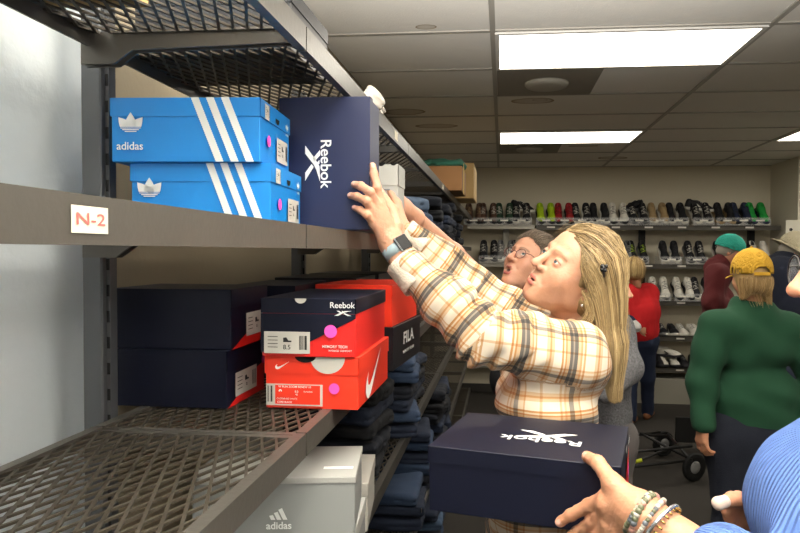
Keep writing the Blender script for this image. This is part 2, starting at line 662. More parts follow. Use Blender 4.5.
def size_sticker(root, org, ux, uy, w, h, text='9', seed=1, side='right'):
    decal(root, 'size_label', [('r', -w / 2, -h / 2, w / 2, h / 2)], org, ux, uy, card_w, .0016)
    s = 1 if side == 'right' else -1
    it = barcode(s * w * .27 if s > 0 else -w * .45, -h * .32, s * w * .45 if s > 0 else -w * .27, h * .32, 10, seed)
    for k in range(4):
        it.append(('r', -w * .42 if s > 0 else -w * .2, h * (.25 - k * .16), -w * .2 if s > 0 else w * .05, h * (.28 - k * .16)))
    it.append(('t', text, 0 * w, -h * .22, h * .3, .01, 1))
    it.append(('p', [(-.08 * w, .02 * h), (.1 * w, .02 * h), (.1 * w, .09 * h), (.03 * w, .1 * h), (-.01 * w, .24 * h), (-.08 * w, .22 * h)]))
    decal(root, 'size_print', it, org, ux, uy, m_black_ink, .0022)


def dot(root, org, ux, uy, cx, cy, r=.011):
    decal(root, 'price_sticker', [('p', ellipse(cx, cy, r, r, 28))], org, ux, uy, pink, .0024)


def trefoil(cx, cy, s):
    out = []

    def leaf(ang, l, wd):
        pts = []
        for i in range(17):
            t = i / 16
            pts.append((wd * 1.45 * math.sin(math.pi * t ** .8) * (1 - .0 * t), l * t))
        pts2 = pts + [(-x, y) for x, y in pts[::-1]][1:-1]
        c, sn = math.cos(ang), math.sin(ang)
        return [(cx + s * (x * c - y * sn), cy - .18 * s + s * (x * sn + y * c)) for x, y in pts2]
    # three leaves cut by two stripes in the lower third
    for ang, l, wd in ((0, .80, .15), (R(40), .78, .15), (R(-40), .78, .15)):
        P2 = leaf(ang, l, wd)
        top = [(x, max(y, cy + .03 * s)) for x, y in P2]
        out.append(('p', top))
    for (y0, y1, hw) in ((-.03, .0, .42), (-.10, -.06, .34), (-.17, -.13, .24)):
        out.append(('r', cx - hw * s, cy + y0 * s, cx + hw * s, cy + y1 * s))
    return out


def vector_mark(cx, cy, s, flip=1):
    """two long strokes crossing over a forked wing"""
    k = lambda pts: [(cx + s * x, cy + s * y * flip) for x, y in pts]
    return [('p', k([(-1.0, -.26), (-.55, -.26), (.05, .06), (.35, .16), (1.0, .30), (.15, .28), (-.25, .12)])),
            ('p', k([(-.75, .30), (-.45, .30), (-.12, .10), (-.28, .02)])),
            ('p', k([(-.20, .28), (.0, .28), (.10, .22), (-.02, .16)])),
            ('p', k([(.02, -.02), (.18, .06), (.95, -.26), (.50, -.26)]))]


def swoosh(cx, cy, s, rot=0):
    pts = [(-.95, .05), (-.98, -.12), (-.90, -.30), (-.72, -.38), (-.45, -.34), (1.0, .42), (-.25, -.02), (-.55, -.08), (-.70, -.02), (-.72, .12), (-.60, .30), (-.78, .20)]
    c, sn = math.cos(R(rot)), math.sin(R(rot))
    return ('p', [(cx + s * (x * c - y * sn), cy + s * (x * sn + y * c)) for x, y in pts])


def three_bars(cx, cy, s):
    out = []
    for i, hgt in enumerate((.38, .62, .9)):
        x = cx + s * (-.62 + i * .42)
        sl = -.5
        # slanted bars standing on one base line, leaning left
        top = hgt * s
        out.append(('p', [(x, cy), (x + .30 * s, cy), (x + .30 * s - .42 * top, cy + top * .92), (x - .0 * s - .42 * top, cy + top * .92 - .02 * s) if False else (x + .04 * s - .42 * top, cy + top * .78)]))
    return out


Z1, Z2, Z3, Z4, Z5 = LEVELS[1] - .001, LEVELS[2] - .001, LEVELS[3] - .001, LEVELS[4] - .001, LEVELS[5] - .001
Z0 = LEVELS[0] - .001

# two bright blue boxes
def blue_box(label, loc, rz, size, long_side_dx=0.0):
    w, d, h = size
    b = shoebox('shoe_box', label, loc, rz, size, blue, blue, .034, 'shoe box', 'bright blue shoe boxes')
    org, ux, uy = on('front', size)
    st = []
    x0 = w * .04
    for k in range(3):
        xa = x0 + k * w * .100
        pts = []
        n = 64
        L_, R_ = [], []
        for i in range(n + 1):
            t = i / n
            x = xa + w * .165 * t
            y = h / 2 - h * t
            jj = .0005 * (1 if i % 2 else -1)
            L_.append((x + jj, y)); R_.append((x + w * .052 + jj, y))
        st.append(('p', L_[::-1][::-1] + R_[::-1]))
    decal(b, 'stripes', st, org, ux, uy, m_white, .0012)
    decal(b, 'emblem', trefoil(-w * .36, h * .03, .046) + [('t', 'adidas', -w * .365, -h * .26, .0205, .012, 1.0)], org, ux, uy, m_white, .0012)
    org, ux, uy = on('right', size)
    decal(b, 'lid_emblem', trefoil(d * .36, h * .27, .02) + [('t', 'adidas', d * .36, h * .17, .008, .01, 1)], org, ux, uy, m_white, .0012)
    decal(b, 'finger_hole', [('p', ellipse(d * .02, h * .33, .013, .011, 14, 180, 360))], org, ux, uy, m_hole, .0012)
    dot(b, org, ux, uy, -d * .28, -h * .12, .011)
    size_sticker(b, Vector(org) + Vector((0, d * .18, -h * .18)), ux, uy, d * .38, h * .40, '9', 3)
    size_sticker(b, Vector(org) + Vector((0, -d * .32, h * .33)), ux, uy, d * .14, h * .24, '', 5)
    return b


q = P(108.5, 165, 1.125)
bw = .282
s1 = (bw, .20, .118)
q2 = P(131, 200, 1.15)
s2 = (.268, .22, .118)
blue_box('lower of two stacked bright blue shoe boxes with white stripes', (q2.x + .134 - .004, 1.15 + .11, Z1), R(3.5), s2)
blue_box('upper of two stacked bright blue shoe boxes with white stripes', (q.x + bw / 2 - .004, 1.13 + .105, Z1 + .1185), R(3.5), s1)

# tall navy box standing on its end
tall = (.205, .292, .115)
yb = 1.385 + tall[2]
cxx = (P(278, 150, 1.385).x + P(371, 150, 1.385).x) / 2
b = shoebox('shoe_box', 'tall dark navy shoe box standing upright, touched by the reaching hand', (cxx, yb, Z1 + tall[1] / 2 + .0015), 0, tall, navy_hi, navy_hi, .030, 'shoe box', None, (R(90), 0, 0))
org, ux, uy = on('top', tall)
decal(b, 'lettering', [('t', 'Reebok', .0, .003, .034, .012, 1.02)], org, (0, -1, 0), (1, 0, 0), m_white, .001)
decal(b, 'emblem', [(k, [(x * 1.0, (y + .027) * 1.5 - .027) for x, y in pp]) for k, pp in vector_mark(.0, -.027, .040)], org, (0, -1, 0), (1, 0, 0), m_white, .001)
decal(b, 'finger_hole', [('p', ellipse(0, -.001, .012, .010, 14, 180, 360))], (0, tall[1] / 2, tall[2]), (-1, 0, 0), (0, 0, 1), m_hole, .001)

# light grey box standing behind it
gs = (.215, .11, .180)
b = shoebox('shoe_box', 'pale grey shoe box standing right behind the tall navy box', (P(398.5, 200, 1.64).x - gs[0] / 2, 1.64 + gs[1] / 2, Z1), 0, gs, greyl, greyl, .055, 'shoe box')
org, ux, uy = on('front', gs)
decal(b, 'lettering', [('r', .045, .022, .085, .026), ('t', 'adidas', .088, -.045, .012, .01, 1)] + three_bars(.088, -.038, .014), org, ux, uy, silver_ink, .001)
decal(b, 'finger_hole', [('p', ellipse(.062, .094, .010, .009, 12, 180, 360)), ('p', ellipse(.094, .094, .008, .008, 12, 180, 360))], org, ux, uy, m_hole, .0012)
decal(b, 'price_sticker', [('r', .058, -.022, .066, .014)], org, ux, uy, pink, .0012)

# two dark navy / red boxes at the back of the lower shelf
for k, (pl, pr, yy, z, hh_, lab) in enumerate(((90, 227, 1.24, Z2, .118, 'lower of two stacked dark navy shoe boxes beside the shelf post'), (90, 231.5, 1.25, Z2 + .1185, .123, 'upper of two stacked dark navy shoe boxes beside the shelf post'))):
    xr = P(pr, 350, yy).x
    w = .262
    size = (w, .20, hh_)
    b = shoebox('shoe_box', lab, (xr - w / 2, yy + .10, z), 0, size, navy, navy, .04, 'shoe box', 'dark navy shoe boxes by the post')
    org, ux, uy = on('right', size)
    decal(b, 'red_panel', [('p', [(-.10, -hh_ / 2), (.099, -hh_ / 2), (.099, hh_ * .05), (.06, hh_ * .0), (-.02, -hh_ * .28)])], org, ux, uy, red, .0008)
    size_sticker(b, Vector(org) + Vector((0, -.005 if k == 0 else .03, -.018)), ux, uy, .115, .05, '9', 8 + k)
    if k == 0:
        dot(b, org, ux, uy, .092, .012)

# red swoosh box and navy-red box, short ends towards the camera
nX1 = P(359.5, 390, 1.26).x
ns = (.196, .325, .107)
b = shoebox('shoe_box', 'red shoe box under the navy and red one, white tick logos and a pink dot', (nX1 - .098, 1.26 + ns[1] / 2, Z2), R(-.5), ns, redo, redo, .036, 'shoe box')
org, ux, uy = on('front', ns)
decal(b, 'emblem', [swoosh(-.060, .034, .016, 8)], org, ux, uy, m_white, .0012)
decal(b, 'lid_cutout', [('p', ellipse(-.012, .0535, .022, .012, 18, 180, 360))], org, ux, uy, m_hole, .0014)
decal(b, 'lid_disc', [('p', ellipse(.034, .0535, .036, .034, 26, 180, 360))], org, ux, uy, card_w, .0012)
decal(b, 'size_label', [('r', -.094, -.047, .024, -.003), ], org, ux, uy, card_w, .0016)
decal(b, 'label_red', [('r', -.075, -.044, .019, -.005)], org, ux, uy, redo, .0020)
decal(b, 'size_print', barcode(-.092, -.040, -.078, -.007, 10, 4), org, ux, uy, m_black_ink, .0022)
decal(b, 'label_print', [('t', 'W RUN ZOOM RENEW 10', -.034, -.0085, .0058, .01, 1), ('t', '9', -.064, -.020, .014, .03, 1), ('t', '8.0', -.030, -.018, .006, .01, 1), ('t', '42', -.030, -.024, .005, .01, 1), ('t', 'RUNNING', -.006, -.018, .004, .01, 1), ('t', 'CU3508-002 WHITE', -.05, -.033, .005, 0, 1), ('t', 'CORE BLACK', -.055, -.040, .0052, .02, 1)], org, ux, uy, m_white, .0024)
dot(b, org, ux, uy, .048, -.010)
org, ux, uy = on('right', ns)
decal(b, 'side_emblem', [swoosh(-.02, -.006, .085, 10)], org, ux, uy, m_white, .0012)

rs = (.196, .325, .118)
rX1 = P(356, 320, 1.25).x
b = shoebox('shoe_box', 'navy and red shoe box stacked on the red one, white size label and pink dot', (rX1 - .098, 1.25 + rs[1] / 2, Z2 + ns[2] + .0005), 0, rs, red, navy, .030, 'shoe box')
org, ux, uy = on('front', rs)
decal(b, 'navy_panel', [('p', [(-.098, -.050), (-.098, .0285), (.0975, .0285), (.0975, .020), (.0, -.030), (-.02, -.050)])], org, ux, uy, navy, .0004)
decal(b, 'lettering', [('t', 'Reebok', .070, .046, .0165, .012, 1.0)], org, ux, uy, m_white, .0012)
decal(b, 'emblem', vector_mark(.072, .030, .018), org, ux, uy, m_white, .0012)
decal(b, 'finger_hole', [('p', ellipse(-.015, .059, .012, .010, 14, 180, 360))], org, ux, uy, card_w, .0012)
size_sticker(b, Vector(org) + Vector((-.043, 0, -.030)), ux, uy, .095, .044, '8.5', 12)
dot(b, org, ux, uy, .047, -.006, .013)
decal(b, 'label_print', [('t', 'MEMORY TECH', .055, -.037, .0075, .02, 1), ('t', 'MASSAGE', .053, -.045, .005, .01, 1), ('t', 'COMFORT', .078, -.045, .005, 0, 1)], org, ux, uy, m_white, .0012)

# red box and small black lettered box beyond, red carton on top
fs_ = (.195, .115, .105)
fX = P(423, 335, 1.80).x
b = shoebox('shoe_box', 'black shoe box with white letters beyond the red boxes', (-.38, 1.84, Z2), R(-5.0), (.22, .345, .118), black_c, black_c, .022, 'shoe box')
size = (.22, .345, .118)
b.location = (-.381, 1.86, Z2)
org, ux, uy = on('right', size)
decal(b, 'lettering', [('t', 'FILA', 0, .014, .046, .03, 1.5), ('t', 'MEMORY FOAM', 0, -.024, .0125, .02, 1.5)], org, ux, uy, m_white, .001)
org, ux, uy = on('front', size)
rb = (.215, .33, .112)
b = shoebox('shoe_box', 'plain orange-red shoe box on top of the black lettered box', (-.385, 1.85, Z2 + .1185), R(-4.0), rb, redo, redo, .030, 'shoe box')
# navy box lying behind on the red pair
b = shoebox('shoe_box', 'dark navy shoe box deep in the shelf behind the red boxes', (-.60, 1.70, Z2), R(0), (.17, .30, .118), navy, navy, .030, 'shoe box')
for k_, (yy_, zz_, lb_) in enumerate(((2.10, 0, 'lower dark box of the first pair far back on the shelf'), (2.10, 1, 'upper dark box of the first pair far back on the shelf'), (2.46, 0, 'lower dark box of the last pair far back on the shelf'), (2.46, 1, 'upper dark box of the last pair far back on the shelf'))):
    shoebox('shoe_box', lb_, (-.58, yy_, Z2 + zz_ * .1185), 0, (.26, .30, .118), black_c, black_c, .03, 'shoe box', 'dark boxes far back')
b = shoebox('shoe_box', 'dark navy shoe box on top of the one deep in the shelf', (-.60, 1.70, Z2 + .1185), R(1), (.17, .30, .115), navy, navy, .030, 'shoe box')

# grey boxes on the shelf below
g1 = (.318, .225, .125)
gx = P(352, 490, 1.20).x
b0 = shoebox('shoe_box', 'grey shoe box underneath the one with the dark triangle logo', (gx - g1[0] / 2 - .010, 1.21 + .1, Z3), R(5), (.316, .205, .112), grey, greyl, .03, 'shoe box', 'grey shoe boxes on the low shelf')
b = shoebox('shoe_box', 'large light grey shoe box with white triangle logo, below the red boxes', (gx - g1[0] / 2 - .012, 1.205 + .205 / 2 - .006, Z3 + .1125), R(8.5), (.318, .200, .117), grey, greyl, .012, 'shoe box', 'grey shoe boxes on the low shelf')
size = (.318, .200, .117)
org, ux, uy = on('front', size)
decal(b, 'emblem', three_bars(.012, -.024, .028) + [('t', 'adidas', .010, -.036, .020, .02, 1.0)], org, ux, uy, m_white, .001)
org, ux, uy = on('top', size)
decal(b, 'price_sticker', [('r', .09, -.055, .150, -.040)], org, ux, uy, m_white, .001)
b = shoebox('shoe_box', 'small white shoe box standing behind the big grey box', (P(364, 515, 1.48).x - .105, 1.48 + .11, Z3), R(7), (.20, .22, .118), card_w, card_w, .03, 'shoe box')

# boxes up on the top shelf
shoebox('storage_box', 'dark box lying on the top mesh shelf above the blue boxes', (-.565, 1.335, Z0), 0, (.32, .26, .12), black_c, black_c, .03)
shoebox('storage_box', 'tan cardboard box on the top mesh shelf against the wall', (-.64, .86, Z0), R(4), (.17, .24, .14), kraft_l, kraft, .03)


def carton(name, label, px0, px1, pyt, Y, depth, mat, flap):
    a, c = P(px0, pyt, Y), P(px1, pyt, Y)
    w = abs(c.x - a.x); h = a.z - Z0
    r = empty(name, ((a.x + c.x) / 2, Y + depth / 2, Z0)); tag(r, label, 'box', 'cardboard cartons on the top shelf')
    mb = MB(); mb.box((-w / 2, -depth / 2, 0), (w / 2, depth / 2, h), bev=.004); mb.build('carton_body', mat, r)
    decal(r, 'packing_tape', [('r', -.02, -depth / 2, .02, depth / 2)], (0, 0, h), (1, 0, 0), (0, 1, 0), flap, .001)
    return r, w, h


c1, w1, h1 = carton('cardboard_carton', 'brown cardboard carton on the top shelf, with green cloth on it', 425, 462, 166, 4.1, .45, kraft, kraft_l)
c2, w2, h2 = carton('cardboard_carton', 'tan cardboard carton behind the brown one, nearest the shoe wall', 446, 474, 163, 4.7, .5, kraft_l, kraft)
org = (w1 / 2, 0, h1 / 2)
decal(c1, 'yellow_sign', [('r', -.12, -.09, .0, .11)], org, (0, 1, 0), (0, 0, 1), M('yellow_paper', '#d9b862', rough=.8), .002)

# ---------------------------------------------------------------- smooth solid modelling (fields -> one continuous surface)
F = np.float32


def v3(a):
    return np.array(tuple(a), dtype=np.float64)


def f_cap(p, a, b, ra, rb):
    a, b = v3(a), v3(b)
    ab = b - a
    h = np.clip(((p - a) @ ab) / max(ab @ ab, 1e-9), 0, 1)
    q = p - a - h[..., None] * ab
    return np.sqrt((q * q).sum(-1)) - (ra + (rb - ra) * h)


def f_ell(p, c, r, rot=None):
    q = p - v3(c)
    if rot is not None:
        q = q @ np.array(rot)
    r = v3(r)
    k0 = np.sqrt(((q / r) ** 2).sum(-1))
    k1 = np.sqrt(((q / (r * r)) ** 2).sum(-1))
    return k0 * (k0 - 1) / np.maximum(k1, 1e-9)


def smin(a, b, k):
    h = np.clip(0.5 + 0.5 * (b - a) / k, 0, 1)
    return b + (a - b) * h - k * h * (1 - h)


def smax(a, b, k):
    return -smin(-a, -b, k)


def rotm(ax, deg):
    return np.array(Matrix.Rotation(R(deg), 3, ax))


def surface(field, lo, hi, h):
    """surface nets over a box; returns verts, quads"""
    lo, hi = np.array(lo, float), np.array(hi, float)
    n = np.maximum(np.ceil((hi - lo) / h).astype(int) + 1, 3)
    xs = [lo[i] + h * np.arange(n[i]) for i in range(3)]
    V = np.empty(n, F)
    step = max(1, int(400000 / (n[1] * n[2])))
    for i in range(0, n[0], step):
        g = np.stack(np.meshgrid(xs[0][i:i + step], xs[1], xs[2], indexing='ij'), -1)
        V[i:i + step] = field(g)
    V[0] = V[-1] = 1; V[:, 0] = V[:, -1] = 1; V[:, :, 0] = V[:, :, -1] = 1
    s = V < 0
    c = np.zeros(tuple(n - 1), int)
    for dx in (0, 1):
        for dy in (0, 1):
            for dz in (0, 1):
                c += s[dx:n[0] - 1 + dx, dy:n[1] - 1 + dy, dz:n[2] - 1 + dz]
    act = (c > 0) & (c < 8)
    idx = -np.ones(tuple(n - 1), int)
    cells = np.argwhere(act)
    idx[act] = np.arange(len(cells))
    acc = np.zeros((len(cells), 3)); cnt = np.zeros(len(cells))
    ci, cj, ck = cells.T
    for ax in range(3):
        for a in (0, 1):
            for b in (0, 1):
                o0 = [0, 0, 0]
                o = [x for x in range(3) if x != ax]
                o0[o[0]], o0[o[1]] = a, b
                o1 = list(o0); o1[ax] = 1
                va = V[ci + o0[0], cj + o0[1], ck + o0[2]]
                vb = V[ci + o1[0], cj + o1[1], ck + o1[2]]
                m = (va < 0) != (vb < 0)
                t = np.where(m, va / np.where(m, va - vb, 1), 0)
                pos = np.zeros((len(cells), 3))
                pos[:, o[0]], pos[:, o[1]] = a, b
                pos[:, ax] = t
                acc[m] += pos[m]; cnt[m] += 1
    verts = lo + h * (cells + acc / cnt[:, None])
    quads = []
    for ax in range(3):
        o = [x for x in range(3) if x != ax]
        sl0 = [slice(1, n[i] - 1) for i in range(3)]
        sl0[ax] = slice(0, n[ax] - 1)
        sl1 = list(sl0); sl1[ax] = slice(1, n[ax])
        A_, B_ = s[tuple(sl0)], s[tuple(sl1)]
        e = np.argwhere(A_ != B_)
        if not len(e):
            continue
        sg = A_[tuple(e.T)]
        off = np.array([x.start for x in sl0])
        e = e + off
        ids = []
        for (a, b) in ((1, 1), (0, 1), (0, 0), (1, 0)):
            q = e.copy(); q[:, o[0]] -= a; q[:, o[1]] -= b
            ids.append(idx[q[:, 0], q[:, 1], q[:, 2]])
        q = np.stack(ids, 1)
        flip = sg if ax != 1 else ~sg
        q[~flip] = q[~flip][:, ::-1]
        quads.append(q)
    return verts, np.concatenate(quads)


def np_mesh(name, V, Q, mats, mi=None, attrs=None, smooth=True):
    me = bpy.data.meshes.new(name)
    me.vertices.add(len(V)); me.vertices.foreach_set('co', np.asarray(V, F).ravel())
    k = Q.shape[1]
    me.loops.add(Q.size); me.loops.foreach_set('vertex_index', Q.ravel().astype(np.int32))
    me.polygons.add(len(Q))
    me.polygons.foreach_set('loop_start', (np.arange(len(Q)) * k).astype(np.int32))
    if mi is not None:
        me.polygons.foreach_set('material_index', np.asarray(mi, np.int32))
    me.update(calc_edges=True)
    me.polygons.foreach_set('use_smooth', np.ones(len(Q), bool) if smooth else np.zeros(len(Q), bool))
    for m in (mats if isinstance(mats, (list, tuple)) else [mats]):
        me.materials.append(m)
    for an, (ty, arr) in (attrs or {}).items():
        at = me.attributes.new(an, ty, 'POINT')
        at.data.foreach_set('color' if ty == 'FLOAT_COLOR' else 'vector', np.asarray(arr, F).ravel())
    return me


class Multi:
    """several surfaces in one mesh, quads only"""
    def __init__(self):
        self.V, self.Q, self.MI, self.C, self.n = [], [], [], [], 0

    def add(self, V, Q, mi=0, col=None):
        self.V.append(np.asarray(V, float)); self.Q.append(np.asarray(Q) + self.n)
        self.MI.append(np.full(len(Q), mi))
        self.C.append(np.ones((len(V), 4)) if col is None else np.asarray(col, float))
        self.n += len(V)

    def build(self, name, mats, parent=None, attr='col'):
        me = np_mesh(name, np.concatenate(self.V), np.concatenate(self.Q), mats, np.concatenate(self.MI), {attr: ('FLOAT_COLOR', np.concatenate(self.C))})
        return link(name, me, parent)


def sphere_q(c, r, n=16, m=12, rot=None, sc=(1, 1, 1)):
    V, Q = [], []
    for i in range(m + 1):
        th = math.pi * i / m
        for j in range(n):
            ph = 2 * math.pi * j / n
            V.append((math.sin(th) * math.cos(ph) * sc[0], math.sin(th) * math.sin(ph) * sc[1], math.cos(th) * sc[2]))
    for i in range(m):
        for j in range(n):
            Q.append((i * n + j, (i + 1) * n + j, (i + 1) * n + (j + 1) % n, i * n + (j + 1) % n))
    V = np.array(V) * r
    if rot is not None:
        V = V @ np.array(rot).T
    return V + v3(c), np.array(Q)


def normals_of(V, Q):
    a = V[Q[:, 2]] - V[Q[:, 0]]
    b = V[Q[:, 3]] - V[Q[:, 1]]
    fn = np.cross(a, b)
    N = np.zeros_like(V)
    for k in range(4):
        np.add.at(N, Q[:, k], fn)
    return N / np.maximum(np.linalg.norm(N, axis=1, keepdims=True), 1e-12)


def relax(V, Q, it=2, lam=.5):
    """laplacian smoothing"""
    e = np.concatenate([Q[:, [0, 1]], Q[:, [1, 2]], Q[:, [2, 3]], Q[:, [3, 0]]])
    e = np.concatenate([e, e[:, ::-1]])
    for _ in range(it):
        S = np.zeros_like(V); c = np.zeros(len(V))
        np.add.at(S, e[:, 0], V[e[:, 1]]); np.add.at(c, e[:, 0], 1)
        V = V + lam * (S / np.maximum(c, 1)[:, None] - V)
    return V


def wob(p, f, seed=0):
    """smooth pseudo noise in -1..1"""
    r_ = np.random.default_rng(seed)
    out = 0
    for i in range(5):
        k = r_.normal(size=3) * f
        q = r_.normal(size=3) * f
        out = out + np.sin(p @ k + 2.2 * np.sin(p @ q * .7 + r_.uniform(0, 6)) + r_.uniform(0, 6))
    return out / 3.2


# ---------------------------------------------------------------- folded jeans
denims = [M('denim_%s' % n, c, rough=.9, vary=.18, scale=30, bump=.25, bscale=260) for n, c in (('dark', '#0e131f'), ('mid', '#182236'), ('blue', '#293a54'), ('pale', '#42566f'), ('black', '#0d0f15'))]
den_names = ['very dark blue', 'dark blue', 'mid blue', 'faded blue', 'blackish blue']


def folded(seed, w=.30, d=.25, h=.05):
    def fld(p):
        q = p.copy()
        q[..., 2] = q[..., 2] - .010 * wob(p * np.array([1, 1, 0]), 9, seed) - h / 2
        a = np.abs(q) - np.array([w / 2 - .024, d / 2 - .02, max(h / 2 - .022, .002)])
        o = np.sqrt((np.maximum(a, 0) ** 2).sum(-1)) + np.minimum(a.max(-1), 0) - .021
        # fold line running round the front and the sides
        gr = np.abs(q[..., 2] + .002 * np.sin(q[..., 0] * 30 + seed)) 
        return o + .009 * np.exp(-(gr / .0035) ** 2) + .003 * wob(p, 34, seed + 5)
    V, Q = surface(fld, (-w / 2 - .01, -d / 2 - .01, -.015), (w / 2 + .01, d / 2 + .01, h + .02), .0085)
    return np_mesh('folded_jeans', V, Q, denims[0])


jean_me = [folded(3), folded(11), folded(23, .28, .27, .055)]
ORD = ['lowest', 'second', 'third', 'fourth', 'fifth', 'sixth', 'seventh', 'eighth']


def jean_pile(zb, xc, yc, n, desc, cols, group, step=.046, rz=0):
    for k in range(n):
        ci = cols[k % len(cols)]
        o = link('folded_jeans', jean_me[(k + n) % 3])
        o.location = (xc + random.uniform(-.008, .008), yc + random.uniform(-.008, .008), zb + k * step + .001)
        o.rotation_euler = (0, 0, R(rz + random.uniform(-8, 8)))
        o.scale = (1, 1, step / .052)
        o.material_slots[0].link = 'OBJECT'
        o.material_slots[0].material = denims[ci]
        which = 'topmost' if k == n - 1 else ('lowest' if k == 0 else ORD[k] + ' up')
        tag(o, '%s folded jeans, %s in %s' % (den_names[ci], which, desc), 'jeans', group)
    return o


G = 'folded jeans on the steel shelves'
jean_pile(Z3, -.50, 1.98, 5, 'the pile under the black lettered box', [4, 0, 4, 1, 4], G, .052)
jean_pile(Z3, -.455, 2.36, 6, 'the bluer pile beyond the dark one', [1, 2, 1, 0, 2, 2], G, .048, 4)
jean_pile(Z3, -.50, 2.85, 4, 'the waist-high pile beside the woman', [0, 1, 4, 1], G, .05)
jean_pile(Z4, -.46, 2.62, 3, 'the knee-high pile with the printed sticker', [1, 1, 2], G, .052, -3)
jean_pile(Z4, -.47, 2.98, 6, 'the tall knee-high pile', [1, 0, 2, 1, 2, 1], G, .05, 5)
jean_pile(Z4, -.44, 3.42, 7, 'the long knee-high pile farther on', [0, 4, 0, 1, 0, 4, 0], G, .055, -4)
jean_pile(Z4, -.45, 3.86, 6, 'the last knee-high pile', [0, 1, 0, 0, 4, 1], G, .055)
jean_pile(Z5, -.45, 3.32, 4, 'the lowest pile near the floor', [2, 0, 3, 1], G, .05)
jean_pile(Z5, -.45, 3.70, 4, 'the floor-level pile behind it', [1, 0, 0, 1], G, .05)
jean_pile(Z1, -.50, 2.05, 2, 'the pile past the pale grey box', [1, 3], G, .05, 10)
jean_pile(Z1, -.43, 2.38, 3, 'the high pile behind the bare arms', [0, 2, 3], G, .05, -6)
jean_pile(Z1, -.46, 2.78, 3, 'the high pile above the watch', [1, 0, 2], G, .05, 8)
jean_pile(Z1, -.45, 3.25, 4, 'the high dark pile under the cartons', [0, 1, 4, 0], G, .055)
jean_pile(Z1, -.44, 3.75, 4, 'the far high pile, fifth along', [4, 0, 1, 0], G, .055, 4)
jean_pile(Z1, -.46, 4.25, 5, 'the far high pile, sixth along', [0, 4, 1, 4, 0], G, .055)
jean_pile(Z1, -.45, 4.8, 4, 'the last far high pile', [4, 0, 0, 4], G, .055)
# printed size strip lying on one folded pair
st = on_plane_x(405, 507, -.31)
stp = tag(empty('size_strip', (-.312, 2.60, Z4 + .090)), 'long pale printed size sticker on the knee-high jeans pile', 'sticker')
decal(stp, 'paper', [('r', -.10, -.009, .10, .009)], (0, 0, 0), (0, 1, 0), (0, 0, 1), m_paper, .001)
decal(stp, 'print', [('r', -.09 + k * .03, -.006, -.075 + k * .03, .006) for k in range(6)], (0, 0, 0), (0, 1, 0), (0, 0, 1), M('violet_ink', '#5c4fa0'), .0016)

# green cloth on the carton
def cl(p):
    q = p.copy()
    return f_ell(q, (0, 0, .03), (.17, .13, .045)) + .018 * wob(p, 22, 4)
V, Q = surface(cl, (-.22, -.2, -.03), (.22, .2, .12), .009)
V[:, 2] = np.maximum(V[:, 2], 0)
g = link('folded_cloth', np_mesh('folded_cloth', V, Q, M('green_cloth', '#2f6a58', rough=.9, vary=.3, scale=20)), None, (c1.location.x - .02, c1.location.y, Z0 + h1 + .001))
tag(g, 'crumpled green cloth lying on the brown cardboard carton', 'cloth')
# a crumpled white bag on the high beam
def cb(p):
    return f_ell(p, (0, 0, .035), (.035, .09, .035)) + .012 * wob(p, 45, 9)
V, Q = surface(cb, (-.08, -.14, -.02), (.08, .14, .09), .006)
V[:, 2] = np.maximum(V[:, 2], 0)
pb = on_plane_x(385, 120, XF)
g = link('crumpled_bag', np_mesh('crumpled_bag', V, Q, M('bag_white', '#cfcac0', rough=.5)), None, (XF - .045, pb.y, Z0 + .002))
tag(g, 'crumpled whitish bag on top of the high shelf beam above the hand', 'bag')

# ---------------------------------------------------------------- shoe wall
m_rack = M('rack_dark_steel', '#4a463f', rough=.5, metal=.3)
m_rackd = M('rack_black', '#1a1917', rough=.6)
m_racka = M('rack_alu', '#9b978b', rough=.4, metal=.4)
m_clear = M('clear_acrylic', '#ffffff', rough=.08, alpha=.16, spec=.8)
m_lab = M('shelf_label', '#e6e2d6', rough=.7)
RY = 7.69           # back of racks


def zpx(py, Y):
    return P(640, py, Y).z


rows_z = [zpx(y, 7.45) for y in (226, 264, 300, 335, 366)]
xL0, xL1 = P(468, 225, 7.45).x, P(534, 225, 7.45).x
xR1 = 3.04
SD = .34


def shoe_rack(name, label, x0, x1, mat, posts, deck_t, levels, lab_dx=.36, labs=True):
    r = empty(name, ((x0 + x1) / 2, RY - SD / 2, 0)); tag(r, label, 'rack')
    c = (x0 + x1) / 2
    for px_ in posts:
        mb = MB(); mb.box((px_ - c - .035, SD / 2 - .05, .285 if mat != m_racka else 0), (px_ - c + .035, SD / 2 - .005, rows_z[0] + .04)); mb.build('upright', m_rackd if mat != m_racka else mat, r)
    for z in levels:
        mb = MB()
        mb.box((x0 - c, -SD / 2, z - deck_t), (x1 - c, SD / 2 - .05, z))
        mb.box((x0 - c, -SD / 2 - .006, z - deck_t - .03), (x1 - c, -SD / 2, z + .004))
        s = mb.build('shelf', mat, r)
        if labs:
            k = x0 + .12
            while k < x1 - .1:
                decal(s, 'shelf_label', [('r', k - c, z - .028, k - c + .09, z - .010)], (0, -SD / 2 - .006, 0), (1, 0, 0), (0, 0, 1), m_lab, .001)
                k += lab_dx
    return r


shoe_rack('shoe_rack', 'dark steel wall rack full of shoes along the back wall', xL1 + .02, xR1, m_rack, [P(643, 240, 7.6).x, P(753, 240, 7.6).x, P(540, 240, 7.6).x], .02, rows_z)
shoe_rack('display_rack', 'pale metal wall rack with shoes left of the dark rack', xL0, xL1, m_racka, [P(506, 240, 7.6).x], .010, rows_z, labs=False)
mb = MB(); mb.box((xL1 + .02, RY - SD, 0), (xR1, RY, .28)); o = mb.build('rack_plinth', M('plinth_grey', '#8c887c', rough=.7)); tag(o, 'plain pale kickboard cabinet under the shoe rack', 'plinth')


